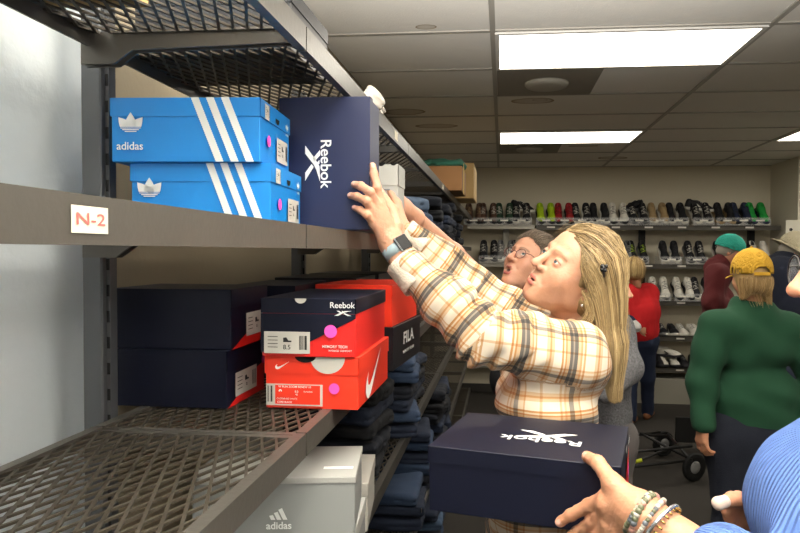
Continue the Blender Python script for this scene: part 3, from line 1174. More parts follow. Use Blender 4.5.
# one shoe: toe towards -y, sole on z=0
def shoe_meshes():
    def outline(p, g=0.0, zc=0.0):
        a = f_ell(p, (.004, -.085, zc), (.047 + g, .060 + g, .2))
        b = f_ell(p, (0, .09, zc), (.035 + g, .045 + g, .2))
        c = f_ell(p, (0, .0, zc), (.037 + g, .10 + g, .2))
        return smin(smin(a, c, .03), b, .03)

    def sole(p):
        z = p[..., 2]
        lift = .012 * np.clip((-p[..., 1] - .06) / .08, 0, 1) ** 2
        d = outline(p, .004)
        return smax(smax(d, z - .028 - lift, .006), -(z - .002 - lift), .004)

    def upper(p):
        toe = f_ell(p, (.003, -.082, .020), (.043, .058, .042))
        mid = f_cap(p * np.array([1, 1, 1.0]), (0, -.06, .04), (0, .03, .070), .030, .034)
        heel = f_ell(p, (0, .080, .045), (.033, .045, .055))
        col = f_cap(p, (0, .035, .06), (0, .085, .085), .028, .030)
        d = smin(smin(smin(toe, mid, .03), heel, .03), col, .02)
        hole = f_ell(p, (0, .065, .118), (.021, .040, .050))
        d = smax(d, -hole, .006)
        return smax(d, -(p[..., 2] - .020), .003)
    out = []
    for nm, f in (('sole', sole), ('upper', upper)):
        V, Q = surface(f, (-.065, -.16, -.01), (.065, .15, .14), .0065)
        out.append(np_mesh(nm, V, Q, m_rack))
    mb = MB()
    for k in range(5):
        y = -.045 + k * .018
        z = .077 + k * .0062
        s = -1 if k % 2 else 1
        mb.tube([(-.024, y - .004 * s, z - .010), (0, y, z + .003), (.024, y + .004 * s, z - .010)], .0035, 5)
    out.append(mb.mesh('laces', m_rack, True))
    for s in (-1, 1):
        mb = MB()
        mb.add([(s * .0375, -.02, .036), (s * .0365, .0, .036), (s * .0345, .05, .075), (s * .0345, .036, .078)], [(0, 1, 2, 3) if s > 0 else (3, 2, 1, 0)])
        out.append(mb.mesh('side_stripe', m_rack))
    return out


shoe_me = shoe_meshes()
pal = {'black': '#16161a', 'white': '#d8d4c8', 'grey': '#6d6d6b', 'neon': '#a6c417', 'red': '#9b1d22', 'green': '#1f9a3f', 'tan': '#a58d66', 'brown': '#5a4234', 'navy': '#1d2640', 'dgreen': '#26402e'}
smat = {k: M('shoe_' + k, v, rough=.6, vary=.1, scale=40) for k, v in pal.items()}


def shoe(loc, rz, tilt, up, so, la, st, label, group, sc=1.0):
    r = empty('sneaker', loc, rz); r.rotation_euler = (tilt, 0, rz); r.scale = (sc, sc, sc)
    tag(r, label, 'shoe', group)
    for nm, me, c in zip(('sole', 'upper', 'laces', 'side_stripe', 'side_stripe'), shoe_me, (so, up, la, st, st)):
        o = link(nm, me, r)
        o.material_slots[0].link = 'OBJECT'; o.material_slots[0].material = smat[c]
    return r


rown = ['top', 'second', 'third', 'fourth', 'lowest']
pairs = [
    (0, 474, 'brown', 'black', 'tan', 'brown'), (0, 488, 'brown', 'black', 'white', 'brown'), (0, 504, 'dgreen', 'black', 'white', 'black'), (0, 521, 'black', 'white', 'white', 'white'),
    (0, 545, 'neon', 'black', 'neon', 'black'), (0, 563, 'red', 'black', 'black', 'black'), (0, 580, 'black', 'white', 'white', 'white'), (0, 598, 'black', 'white', 'black', 'white'),
    (0, 617, 'white', 'black', 'black', 'black'), (0, 636, 'black', 'grey', 'white', 'black'), (0, 656, 'tan', 'white', 'tan', 'white'), (0, 674, 'black', 'white', 'black', 'white'),
    (0, 699, 'black', 'white', 'white', 'white'), (0, 722, 'black', 'tan', 'black', 'black'), (0, 738, 'navy', 'black', 'black', 'black'), (0, 754, 'green', 'navy', 'green', 'green'),
    (1, 489, 'black', 'grey', 'white', 'white'), (1, 506, 'grey', 'white', 'white', 'white'), (1, 520, 'black', 'grey', 'black', 'black'),
    (1, 622, 'grey', 'white', 'black', 'black'), (1, 636, 'black', 'grey', 'neon', 'neon'), (1, 668, 'black', 'white', 'black', 'grey'), (1, 693, 'black', 'grey', 'white', 'black'),
    (1, 722, 'black', 'white', 'white', 'red'), (1, 745, 'black', 'white', 'white', 'grey'), (1, 757, 'white', 'tan', 'white', 'tan'),
    (2, 658, 'white', 'grey', 'black', 'black'), (2, 682, 'white', 'black', 'grey', 'black'), (2, 700, 'black', 'white', 'white', 'grey'),
    (3, 657, 'black', 'grey', 'white', 'black'), (3, 668, 'black', 'white', 'black', 'white'), (3, 688, 'white', 'white', 'grey', 'grey'), (3, 702, 'white', 'grey', 'white', 'white'),
    (4, 655, 'black', 'black', 'black', 'grey'), (4, 669, 'white', 'black', 'white', 'black'), (4, 690, 'black', 'black', 'grey', 'black')]
used_lab = {}
for (row, px, up, so, la, stp_) in pairs:
    Y = 7.47
    x = P(px, 240, Y).x
    z = rows_z[row]
    desc = '%s %s sneaker with %s sole' % ('', up, so)
    nb = sum(1 for q in pairs if q[0] == row and q[1] < px)
    tot = sum(1 for q in pairs if q[0] == row)
    tilt = R(-36) if row < 3 else 0
    lift = .100 if row < 3 else .003
    for s in (-1, 1):
        lab = '%s %s shoe with %s sole, %s pair on %s row' % ('left' if s < 0 else 'right', up, so, ['first', 'second', 'third', 'fourth', 'fifth', 'sixth', 'seventh', 'eighth', 'ninth', 'tenth', 'eleventh', 'twelfth', 'thirteenth', 'fourteenth', 'fifteenth', 'sixteenth'][nb], rown[row])
        shoe((x + s * .061, Y - .02 if row < 3 else Y, z + lift), R(random.uniform(-4, 4)), tilt * -1, up, so, la, stp_, lab, 'sneakers on the ' + rown[row] + ' row', 1.15)
    if row < 3:
        b = empty('shoe_bin', (x, Y - .02, z + .002))
        tag(b, 'clear bin with %s shoes, %s on %s row' % (up + ' and ' + so, 'bin ' + ['one', 'two', 'three', 'four', 'five', 'six', 'seven', 'eight', 'nine', 'ten', 'eleven', 'twelve', 'thirteen', 'fourteen', 'fifteen', 'sixteen'][nb] + '', rown[row]), 'bin', 'clear shoe bins')
        mb = MB()
        hw = .112
        mb.box((-hw, -.145, 0), (hw, .145, .003)); mb.box((-hw, -.148, 0), (hw, -.145, .085)); mb.box((-hw, -.145, 0), (-hw + .002, .145, .085)); mb.box((hw - .002, -.145, 0), (hw, .145, .085))
        mb.build('bin_shell', m_clear, b)
        decal(b, 'bin_label', [('r', -.045, .045, .045, .062)], (0, -.148, 0), (1, 0, 0), (0, 0, 1), m_lab, .001)
# tall shoe standing in the fourth bin and the big black one
shoe((P(521, 205, 7.5).x, 7.52, rows_z[0] + .17), R(70), R(10), 'black', 'white', 'white', 'white', 'black shoe with white trim piled crosswise on the fourth pair, top row', 'sneakers on the top row', 1.15)
shoe((P(634, 203, 7.5).x, 7.50, rows_z[0] + .17), R(-60), R(8), 'black', 'grey', 'black', 'black', 'black shoe piled crosswise on the tenth pair, top row', 'sneakers on the top row', 1.15)
shoe((P(698, 200, 7.5).x, 7.50, rows_z[0] + .17), R(80), R(8), 'black', 'white', 'white', 'white', 'black and white shoe piled crosswise on the thirteenth pair, top row', 'sneakers on the top row', 1.2)
shoe((P(668, 350, 7.45).x, 7.46, rows_z[4] + .11), R(60), R(0), 'white', 'black', 'white', 'black', 'white shoe with black sole lying across the white pair, lowest row', 'sneakers on the lowest row', 1.1)

# black flowered hanging panel on the ivory pier
x0 = P(783, 240, 7.0).x
fp = empty('flower_print', (x0 + .22, 7.015, P(790, 243, 7.0).z)); tag(fp, 'white hanging print with black flowers on the ivory wall at the right edge', 'print')
mb = MB(); mb.box((-.19, -.006, -.30), (.32, .002, .24)); mb.build('print_board', M('print_board', '#dad5c4', rough=.8), fp)
it = []
for (cx, cy, rr_) in ((-.02, .08, .06), (-.12, -.02, .03), (-.14, .14, .018), (.10, -.05, .05), (.13, .12, .035), (-.04, -.10, .03), (-.13, .06, .014), (.04, .18, .02)):
    it += [('p', ellipse(cx + rr_ * .55 * math.cos(a * 1.2566), cy + rr_ * .55 * math.sin(a * 1.2566), rr_ * .5, rr_ * .42, 12)) for a in range(5)]
decal(fp, 'flowers', it, (0, -.006, 0), (1, 0, 0), (0, 0, 1), m_black_ink, .002)

# ---------------------------------------------------------------- folding wagon
def wagon():
    Y = 4.72
    r = empty('hand_cart', (P(660, 470, Y).x, Y, 0)); tag(r, 'black folding cart frame with rubber wheels on the carpet', 'cart')
    O = r.location
    bk = M('cart_black', '#121212', rough=.45)
    tyre = M('tyre_black', '#0c0c0c', rough=.8)
    hub = M('wheel_hub_grey', '#8f8f8f', rough=.5)
    yel = M('cart_yellow', '#b9c21e', rough=.5)

    def q(px, py, Yq):
        return P(px, py, Yq) - Vector((O.x, O.y, 0))
    for (px, Yq, rad) in ((694, 4.88, .105), (663, 5.45, .105), (596, 4.85, .105), (585, 5.35, .105)):
        x = P(px, 468, Yq).x - O.x
        w = Matrix.Translation((x, Yq - O.y, rad)) @ Matrix.Rotation(R(28), 4, 'Z') @ Matrix.Rotation(R(90), 4, 'X')
        mb = MB(); mb.lathe([(rad * .62, -.015), (rad * .92, -.018), (rad, -.010), (rad, .010), (rad * .92, .018), (rad * .62, .015)], 32, mat=w)
        t = mb.build('wheel', tyre, r, True)
        mb = MB(); mb.lathe([(.02, -.020), (rad * .60, -.012), (rad * .62, 0), (rad * .60, .012), (.02, .020)], 24, mat=w)
        for k in range(6):
            a = k * math.pi / 3
            mb.box((-.006, -.06, -.022), (.006, -.02, -.014), mat=w @ Matrix.Rotation(a, 4, 'Z'))
        mb.build('hub', hub, t, True)
    fr = [((600, 455, 4.75), (692, 446, 4.86)), ((606, 433, 5.2), (668, 436, 5.2)), ((604, 470, 4.72), (692, 460, 4.86)), ((606, 440, 4.9), (660, 432, 5.3)), ((640, 433, 5.0), (692, 460, 4.84)), ((668, 434, 5.3), (694, 464, 4.86)), ((637, 461, 4.72), (678, 445, 5.0))]
    for (a, b) in fr:
        mb = MB(); mb.tube([q(*a), q(*b)], .011, 8); mb.build('frame_tube', bk, r, True)
    mb = MB(); a, b = q(634, 462, 4.66), q(642, 460, 4.66); mb.tube([a, b], .014, 8); mb.build('yellow_grip', yel, r, True)
    a, b = q(675, 442, 5.25), q(712, 418, 5.25)
    mb = MB(); mb.box((a.x, a.y - .01, a.z), (b.x, a.y + .012, b.z), bev=.004); mb.build('back_panel', bk, r)
    return r


wagon()

# ---------------------------------------------------------------- people: toolkit
def skin_mat(name, rough=.5):
    m = M(name, '#c89478', rough=rough, attr='col', sss=.12, vary=.05, scale=55, bump=.10, bscale=160)
    return m


m_skin = skin_mat('skin')
m_sclera = M('eye_white', '#d9d4cc', rough=.25)
m_iris = M('eye_iris', '#4d5f66', rough=.2)
m_pupil = M('eye_pupil', '#050505', rough=.1)
m_teeth = M('teeth', '#d8cfbd', rough=.3)
m_lens = M('lens_clear', '#ffffff', rough=.05, alpha=.12, spec=.8)
m_frame = M('glasses_frame', '#3a2320', rough=.35)
BODY_MATS = [m_skin, m_sclera, m_iris, m_pupil, m_teeth]


def frame(fwd, up=(0, 0, 1), roll=0):
    """columns: right, forward, up"""
    f = Vector(fwd).normalized()
    r = f.cross(Vector(up)).normalized()
    u = r.cross(f)
    Rm = np.array([r, f, u]).T
    if roll:
        Rm = Rm @ rotm('Y', roll)
    return Rm


def to_loc(p, c, Rm):
    return (p - v3(c)) @ Rm


def to_w(V, c, Rm):
    return V @ Rm.T + v3(c)


def head_field(mo=0.0, nose=1.0, wide=1.0, eo=.0048):
    """mo = mouth opening in metres"""
    LU = [(-.0215, .0795, -.0640), (-.009, .0890, -.0590), (0, .0900, -.0600), (.009, .0890, -.0590), (.0215, .0795, -.0640)]
    LL = [(-.022, .0795, -.0650 - mo * .3), (-.010, .0865, -.0700 - mo), (0, .0875, -.0708 - mo), (.010, .0865, -.0700 - mo), (.022, .0795, -.0650 - mo * .3)]

    def lips(p):
        d = 1e3
        for L_, r0 in ((LU, .0033), (LL, .0044)):
            for i in range(4):
                rr = (.0014, r0, r0, r0, .0014)
                d = np.minimum(d, f_cap(p, L_[i], L_[i + 1], rr[i], rr[i + 1]))
        return d

    def f(p):
        p = p * np.array([1 / wide, 1, 1])
        x = p.copy(); x[..., 0] = np.abs(x[..., 0])
        d = f_ell(p, (0, -.012, .030), (.073, .088, .082))
        d = smin(d, f_ell(p, (0, .030, .028), (.060, .053, .062)), .03)
        d = smin(d, f_ell(p, (0, .026, -.030 - mo * .3), (.060, .059, .076)), .025)
        d = smin(d, f_ell(p, (0, .030, -.068 - mo * .8), (.049, .050, .040)), .02)
        d = smin(d, f_ell(x, (.052, .000, -.050), (.014, .028, .030)), .02)
        d = smin(d, f_cap(p, (-.008, .064, -.095 - mo), (.008, .064, -.095 - mo), .0165, .0165), .026)
        d = smin(d, f_ell(x, (.038, .052, -.028), (.024, .024, .026)), .028)
        d = smin(d, f_ell(p, (0, .064, -.058), (.032, .022, .030)), .018)
        d = smin(d, f_cap(x, (.010, .084, .019), (.036, .072, .020), .0085, .0085), .012)
        # eye sockets
        d = smax(d, -f_ell(x, (.031, .096, .001), (.020, .017, .0135)), .012)
        # eyeballs under lids
        d = smin(d, f_ell(x, (.031, .0715, .000), (.0160, .0158, .0150)), .004)
        # nasolabial and cheek folds
        d = smax(d, -f_cap(x, (.019, .0955, -.038), (.031, .083, -.060), .003, .002), .012)
        # nose
        n = f_cap(p, (0, .0845, .014), (0, .1030 * nose, -.026), .0066, .0092)
        n = smin(n, f_ell(p, (0, .1045 * nose, -.0300), (.0105, .0110, .0090)), .008)
        n = smin(n, f_ell(x, (.0125, .0930, -.0325), (.0072, .0100, .0070)), .007)
        d = smin(d, n, .009)
        d = smax(d, -f_ell(x, (.0062, .0990, -.0405), (.0036, .0050, .0042)), .003)
        # mouth
        d = smin(d, lips(p), .0055)
        d = smax(d, -f_ell(p, (0, .0945, -.0650 - mo * .5), (.0150, .0130, .0010 + mo * .60)), .002)
        # eyelid opening
        d = smax(d, -f_ell(x, (.0312, .0930, -.0005), (.0128, .0150, eo)), .0015)
        # ears
        e = f_ell(x - np.array([.0745 + 0, -.014, -.018]), (0, 0, 0), (.0062, .0155, .0270), rotm('X', -12))
        e = smax(e, -f_ell(x, (.0825, -.011, -.015), (.0070, .0085, .0150)), .003)
        d = smin(d, e, .005)
        return d
    f.lips = lips
    return f


def skin_color(V, base, lipc, browc, f, mo, browh=1.0, blush=.25):
    base, lipc, browc = np.array(lin(base)), np.array(lin(lipc)), np.array(lin(browc))
    C = np.tile(base, (len(V), 1))
    X = V.copy(); X[:, 0] = np.abs(X[:, 0])

    def mixin(w, c):
        nonlocal C
        w = np.clip(w, 0, 1)[:, None]
        C = C * (1 - w) + np.array(c) * w
    red = base * np.array([1.0, .66, .62])
    g = lambda c, s: np.exp(-(((X - np.array(c)) / np.array(s)) ** 2).sum(1))
    mixin(blush * 1.2 * g((.042, .06, -.025), (.022, .04, .020)), red)
    mixin(blush * 1.2 * g((0, .105, -.030), (.014, .02, .012)), red)
    mixin(blush * 1.0 * g((.078, -.012, -.020), (.012, .03, .035)), red)
    mixin(.35 * g((.031, .085, -.008), (.015, .02, .007)), base * np.array([.80, .62, .60]))
    if browh:
        t = np.clip((X[:, 0] - .012) / .036, 0, 1)
        zc = .0185 + .006 * np.sin(np.pi * np.clip(t, 0, 1) ** .8) - .003 * t
        w = np.exp(-((X[:, 2] - zc) / (.0034 * browh)) ** 2) * ((X[:, 0] > .012) & (X[:, 0] < .048) & (X[:, 1] > .05))
        mixin(.75 * w, browc)
        # lash lines
        zl = .0045 * np.sqrt(np.clip(1 - ((X[:, 0] - .0312) / .0135) ** 2, 0, 1))
        w = np.exp(-((X[:, 2] - zl) / .0013) ** 2) * (np.abs(X[:, 0] - .0312) < .014) * (X[:, 1] > .07)
        mixin(.8 * w, (.05, .03, .025))
    d = f.lips(V)
    mixin(np.clip(1 - (d - .0004) / .0012, 0, 1) * (V[:, 1] > .074), lipc)
    if mo > .002:
        inside = (np.abs(V[:, 0]) < .0155) & (V[:, 1] < .0850) & (V[:, 1] > .05) & (np.abs(V[:, 2] + .065 + mo * .5) < mo * .75 + .001)
        mixin(inside * .95, (.06, .015, .012))
    return np.concatenate([C, np.ones((len(C), 1))], 1)


def add_head(mu, c, Rm, neck_to, neck_r, base, lipc, browc, mo=.0, h=.0024, wide=1.0, nose=1.0, gaze=(0, 1, 0), iris=None, scale=1.0, eo=.0048, blush=.25, teeth=True):
    hf = head_field(mo, nose, wide, eo)
    nl = to_loc(v3(neck_to)[None], c, Rm)[0] / scale

    def f(p):
        d = hf(p)
        n = f_cap(p, (0, -.022, -.045), nl, neck_r * .92, neck_r)
        n = smin(n, f_cap(p, (.02, .01, -.08), nl + np.array([.0, .03, 0]), .012, .018), .03)
        return smin(d, n, .022)
    lo = np.minimum(np.array([-.095, -.13, -.13 - mo]), nl - neck_r - .01)
    hi = np.maximum(np.array([.095, .13, .125]), nl + neck_r + .01)
    V, Q = surface(f, lo, hi, h)
    C = skin_color(V, base, lipc, browc, hf, mo, blush=blush)
    # fine lines
    N = normals_of(V, Q)
    V = V + N * (.00008 * wob(V, 160, 3))[:, None]
    mu.add(to_w(V * scale, c, Rm), Q, 0, C)
    if h < .0045:
        g = Vector(gaze).normalized()
        for s in (-1, 1):
            ec = v3((s * .0312 * wide, .0715, -.0003))
            V, Q = sphere_q(ec, .0142, 24, 18)
            mu.add(to_w(V * scale, c, Rm), Q, 1)
            gl = np.array(Vector(g).to_track_quat('Z', 'Y').to_matrix())
            for r, dd, mi in ((.0066, .0134, 2), (.0030, .0142, 3)):
                V, Q = sphere_q((0, 0, 0), 1, 20, 6)
                V = V * np.array([r, r, .0011]) + np.array([0, 0, dd])
                V = V @ gl.T + ec
                mu.add(to_w(V * scale, c, Rm), Q, mi)
        if mo > .003 and teeth:
            V, Q = sphere_q((0, 0, 0), 1, 24, 10)
            V = V * np.array([.0165, .013, .0038]) + np.array([0, .0735, -.0605])
            mu.add(to_w(V * scale, c, Rm), Q, 4)
    return hf


def limb(mu, pts, rs, h, base, k=.02, extra=None):
    pts = [v3(p) for p in pts]

    def f(p):
        d = None
        for i in range(len(pts) - 1):
            q = f_cap(p, pts[i], pts[i + 1], rs[i], rs[i + 1])
            d = q if d is None else smin(d, q, k)
        return d
    A_ = np.array(pts); r = max(rs) + .02
    V, Q = surface(f, A_.min(0) - r, A_.max(0) + r, h)
    C = np.tile(np.array([*lin(base), 1]), (len(V), 1))
    mu.add(V, Q, 0, C)


def add_hand(mu, wrist, arm, fingers, thumb, base, h=.002, rs=1.0, wrist_r=.026, arm_r=.034, palm_extra=(), nails=True, thin=(1, 1, 1), back=None):
    """fingers: four polylines knuckle..tip; thumb: polyline from its root; arm: point up the forearm"""
    W = v3(wrist)
    FR = [(.0105, .0094, .0086, .0074), (.0107, .0096, .0088, .0076), (.0103, .0092, .0084, .0072), (.0092, .0082, .0074, .0064)]
    fin = [[v3(q) for q in fg] for fg in fingers]
    th = [v3(q) for q in thumb]
    palmc = sum(f_[0] for f_ in fin) / 4

    def f(p):
        d = f_cap(p, arm, W, arm_r, wrist_r)
        palm = None
        for i, fg in enumerate(fin):
            r0 = FR[i][0] * rs
            w = W + (fg[0] - palmc) * .42
            q = f_cap(p, w, fg[0], .0150 * rs, r0 * 1.08)
            palm = q if palm is None else smin(palm, q, .016)
        for (a, b, ra, rb) in palm_extra:
            palm = smin(palm, f_cap(p, a, b, ra, rb), .014)
        d = smin(d, palm, .022)
        # tendons / knuckles
        for i, fg in enumerate(fin):
            q = None
            for j in range(len(fg) - 1):
                a = f_cap(p, fg[j], fg[j + 1], FR[i][min(j, 3)] * rs, FR[i][min(j + 1, 3)] * rs)
                q = a if q is None else smin(q, a, .0035)
            for j in range(len(fg) - 1):
                q = smin(q, f_ell(p, fg[j], (FR[i][min(j, 3)] * rs * 1.03,) * 3), .003)
            d = smin(d, q, .0055)
        tr = [.0165 * rs, .0125 * rs, .0102 * rs, .0082 * rs]
        q = None
        for j in range(len(th) - 1):
            a = f_cap(p, th[j], th[j + 1], tr[min(j, 3)], tr[min(j + 1, 3)])
            q = a if q is None else smin(q, a, .006)
        d = smin(d, q, .010)
        return d
    A_ = np.array([W, v3(arm)] + [q for fg in fin for q in fg] + th)
    V, Q = surface(f, A_.min(0) - .045, A_.max(0) + .045, h)
    N = normals_of(V, Q)
    V = V + N * (.0003 * wob(V, 120, 8) + .0004 * wob(V, 300, 2))[:, None]
    b = np.array(lin(base))
    C = np.tile(b, (len(V), 1))
    for fg in fin + [th]:
        for q in fg[1:-1]:
            w = (.25 * np.exp(-((np.linalg.norm(V - q, axis=1)) / .010) ** 2))[:, None]
            C = C * (1 - w) + b * np.array([.95, .62, .58]) * w
        w = (.25 * np.exp(-((np.linalg.norm(V - fg[-1], axis=1)) / .012) ** 2))[:, None]
        C = C * (1 - w) + b * np.array([1.0, .70, .66]) * w
    if nails and back is not None:
        bk = v3(back) / np.linalg.norm(v3(back))
        for fg, r in [(g_, .0066) for g_ in fin] + [(th, .0082)]:
            ax = fg[-1] - fg[-2]; ax = ax / np.linalg.norm(ax)
            bb = bk - ax * (bk @ ax); bb = bb / np.linalg.norm(bb)
            sd = np.cross(ax, bb)
            q = V - (fg[-1] + bb * r * rs)
            w = ((np.abs(q @ ax) < .0062) & (np.abs(q @ sd) < .0046) & (q @ bb > -.004)).astype(float)[:, None] * .6
            C = C * (1 - w) + np.array(lin('#dcae9f')) * w
    mu.add(V, Q, 0, np.concatenate([C, np.ones((len(C), 1))], 1))
    return palmc


def auto_hand(wrist, dirv, backn, curl=35, spread=5, side=1, L=1.0, thumb_out=40):
    """relaxed hand: side=+1 thumb towards +(dir x back)"""
    d = Vector(dirv).normalized(); n = Vector(backn); n = (n - d * n.dot(d)).normalized()
    s = d.cross(n) * side
    W = Vector(wrist)
    fing = []
    lens = [(.040, .024, .019), (.044, .028, .020), (.040, .026, .019), (.031, .020, .017)]
    for i in range(4):
        off = (1.5 - i) * .0205
        k = W + d * (.088 - abs(i - 1) * .004) * L + s * off * L
        pts = [k]
        a = R(curl * .6)
        q = k
        for j, ln in enumerate(lens[i]):
            dd = d * math.cos(a) - n * math.sin(a) + s * math.sin(R((1.5 - i) * spread))
            q = q + dd.normalized() * ln * L
            pts.append(q)
            a += R(curl)
        fing.append(pts)
    b = W + d * .022 * L + s * .026 * L - n * .006
    o = R(thumb_out)
    t1 = b + (d * math.cos(o) + s * math.sin(o) - n * .25).normalized() * .042 * L
    t2 = t1 + (d * math.cos(o * .6) + s * math.sin(o * .6) - n * .35).normalized() * .030 * L
    t3 = t2 + (d * math.cos(o * .3) + s * math.sin(o * .3) - n * .4).normalized() * .024 * L
    return fing, [b, t1, t2, t3]


# chains: list of ('arm', [pts], [radii]) used both for the cloth surface and for its weave coordinates
def cloth(name, parent, mat, chains, h=.008, k=.035, cut=None, amp=.004, freq=26, seed=1, fold=None, torso=None, ref=None, extra=None):
    segs = []
    for (pts, rs, u0) in chains:
        u = u0
        for i in range(len(pts) - 1):
            segs.append((v3(pts[i]), v3(pts[i + 1]), rs[i], rs[i + 1], u))
            u += np.linalg.norm(v3(pts[i + 1]) - v3(pts[i]))
    ts = torso or []

    def f(p):
        d = None
        for (a, b, ra, rb, u) in segs:
            q = f_cap(p, a, b, ra, rb)
            d = q if d is None else smin(d, q, k)
        for (a, b, ra, rb) in ts:
            q = f_cap(p, a, b, ra, rb)
            d = q if d is None else smin(d, q, k * 1.6)
        if extra is not None:
            d = extra(p, d)
        d = d + amp * wob(p, freq, seed)
        if fold is not None:
            d = d + fold(p)
        if cut is not None:
            d = cut(p, d)
        return d
    A_, rr = [], []
    for (a, b, ra, rb, u) in segs:
        A_ += [a - ra, a + ra, b - rb, b + rb]
    for (a, b, ra, rb) in ts:
        a, b = v3(a), v3(b)
        A_ += [a - ra, a + ra, b - rb, b + rb]
    A_ = np.array(A_)
    V, Q = surface(f, A_.min(0) - .03, A_.max(0) + .03, h)
    V = relax(V, Q, 1, .4)
    # weave coordinates
    best = np.full(len(V), 1e9); U = np.zeros((len(V), 3))
    for (a, b, ra, rb, u) in segs:
        ab = b - a; L_ = np.linalg.norm(ab); ax = ab / L_
        t = np.clip((V - a) @ ax, 0, L_)
        q = V - a - t[:, None] * ax
        dd = np.linalg.norm(q, axis=1) / (ra + (rb - ra) * t / L_)
        s = np.cross(ax, np.array(ref if ref is not None else (.3, 1, .2))); s /= np.linalg.norm(s)
        w = np.cross(ax, s)
        ang = np.arctan2(q @ s, q @ w)
        m = dd < best
        best[m] = dd[m]
        U[m, 0] = (u + (V - a) @ ax)[m]; U[m, 1] = (ang * (ra + rb) * .5)[m]
    if ts:
        c = sum((v3(a) + v3(b)) / 2 for a, b, _, _ in ts) / len(ts)
        dd = 1e9
        for (a, b, ra, rb) in ts:
            dd = np.minimum(dd, (f_cap(V, a, b, ra, rb) + ra) / ra)
        m = (dd < best * 1.0)
        q = V - c
        U[m, 0] = V[m, 2]
        U[m, 1] = (np.arctan2(q[:, 0], -q[:, 1]) * .17)[m]
    me = np_mesh(name, V, Q, mat, None, {'weave': ('FLOAT_VECTOR', U)})
    return link(name, me, parent)


def hair_strands(name, parent, guides, mass, n, rad, cols, pts_n=14, jit=.008, keep=.03, seed=4, lift=.004, curl=.002):
    """n strands interpolated between neighbouring guide lines, laid on the hair mass"""
    r_ = np.random.default_rng(seed)
    G_ = []
    for g in guides:
        g = np.array([v3(q) for q in g])
        d = np.concatenate([[0], np.cumsum(np.linalg.norm(np.diff(g, axis=0), axis=1))]); d /= d[-1]
        t = np.linspace(0, 1, pts_n)
        G_.append(np.stack([np.interp(t, d, g[:, i]) for i in range(3)], 1))
    G_ = np.array(G_)
    for _ in range(2):
        G_[:, 1:-1] = .25 * G_[:, :-2] + .5 * G_[:, 1:-1] + .25 * G_[:, 2:]
    s = r_.uniform(0, len(G_) - 1.001, n)
    i = s.astype(int); fr = (s - i)[:, None, None]
    S = G_[i] * (1 - fr) + G_[i + 1] * fr
    S = S + r_.normal(size=(n, 1, 3)) * jit + np.cumsum(r_.normal(size=(n, pts_n, 3)) * curl, 1) * .5
    dl = np.abs(r_.normal(size=(n, 1))) * lift - .001
    if mass is not None:
        e = .002
        for _ in range(3):
            d0 = mass(S)
            gr = np.stack([mass(S + np.eye(3)[k_] * e) - d0 for k_ in range(3)], -1) / e
            gr /= np.maximum(np.linalg.norm(gr, axis=-1, keepdims=True), .3)
            m = (np.abs(d0) < keep)[..., None]
            S = np.where(m, S - gr * (d0 - dl)[..., None], S)
    # tubes, three sided
    T = np.gradient(S, axis=1); T /= np.maximum(np.linalg.norm(T, axis=-1, keepdims=True), 1e-9)
    A_ = np.cross(T, np.array([.31, .52, .79])); A_ /= np.linalg.norm(A_, axis=-1, keepdims=True)
    B_ = np.cross(T, A_)
    tap = np.interp(np.linspace(0, 1, pts_n), [0, .1, .8, 1], [.7, 1, .9, .25])[None, :, None]
    rr = rad * r_.uniform(.6, 1.3, (n, 1, 1)) * tap
    ring = [S + rr * (A_ * math.cos(a) + B_ * math.sin(a)) for a in (0, 2.094, 4.189)]
    V = np.stack(ring, 2).reshape(-1, 3)
    base = (np.arange(n) * pts_n * 3)[:, None, None] + (np.arange(pts_n - 1) * 3)[None, :, None]
    qs = []
    for a in range(3):
        b = (a + 1) % 3
        qs.append(np.stack([base + a, base + b, base + 3 + b, base + 3 + a], -1))
    Q = np.concatenate(qs, 2).reshape(-1, 4)
    c = np.array([lin(x) for x in cols])
    w = r_.dirichlet(np.ones(len(c)) * .6, n)
    C = (w @ c) * r_.uniform(.8, 1.2, (n, 1))
    C = np.repeat(C, pts_n * 3, 0)
    C = np.concatenate([C, np.ones((len(C), 1))], 1)
    return link(name, np_mesh(name, V, Q, M('hair_strand', '#8f7350', rough=.42, attr='col', spec=.35), None, {'col': ('FLOAT_COLOR', C)}), parent)


def hair_cap(c, Rm, grow=.012, front=(0, .074, .072), ear=(.0, .020, -.02), low=-.075, extra=None, vol=1.0, sc=1.0):
    """closed hair volume around the skull, cut by a sloping hairline"""
    n = np.array([0, front[2] - ear[2], -(front[1] - ear[1])], float)
    n /= np.linalg.norm(n)
    p0 = v3(ear)

    def f(pw):
        p = to_loc(pw, c, Rm) / sc
        d = f_ell(p, (0, -.015, .032), (.074 + grow, (.088 + grow) * vol, .082 + grow * 1.15))
        d = smin(d, f_ell(p, (0, -.040, -.03), (.064 + grow, .062 + grow, .060)), .03)
        d = smax(d, (p - p0) @ n, .012)
        d = smax(d, low - p[..., 2], .02)
        if extra is not None:
            d = extra(pw, p, d)
        return d * sc
    return f


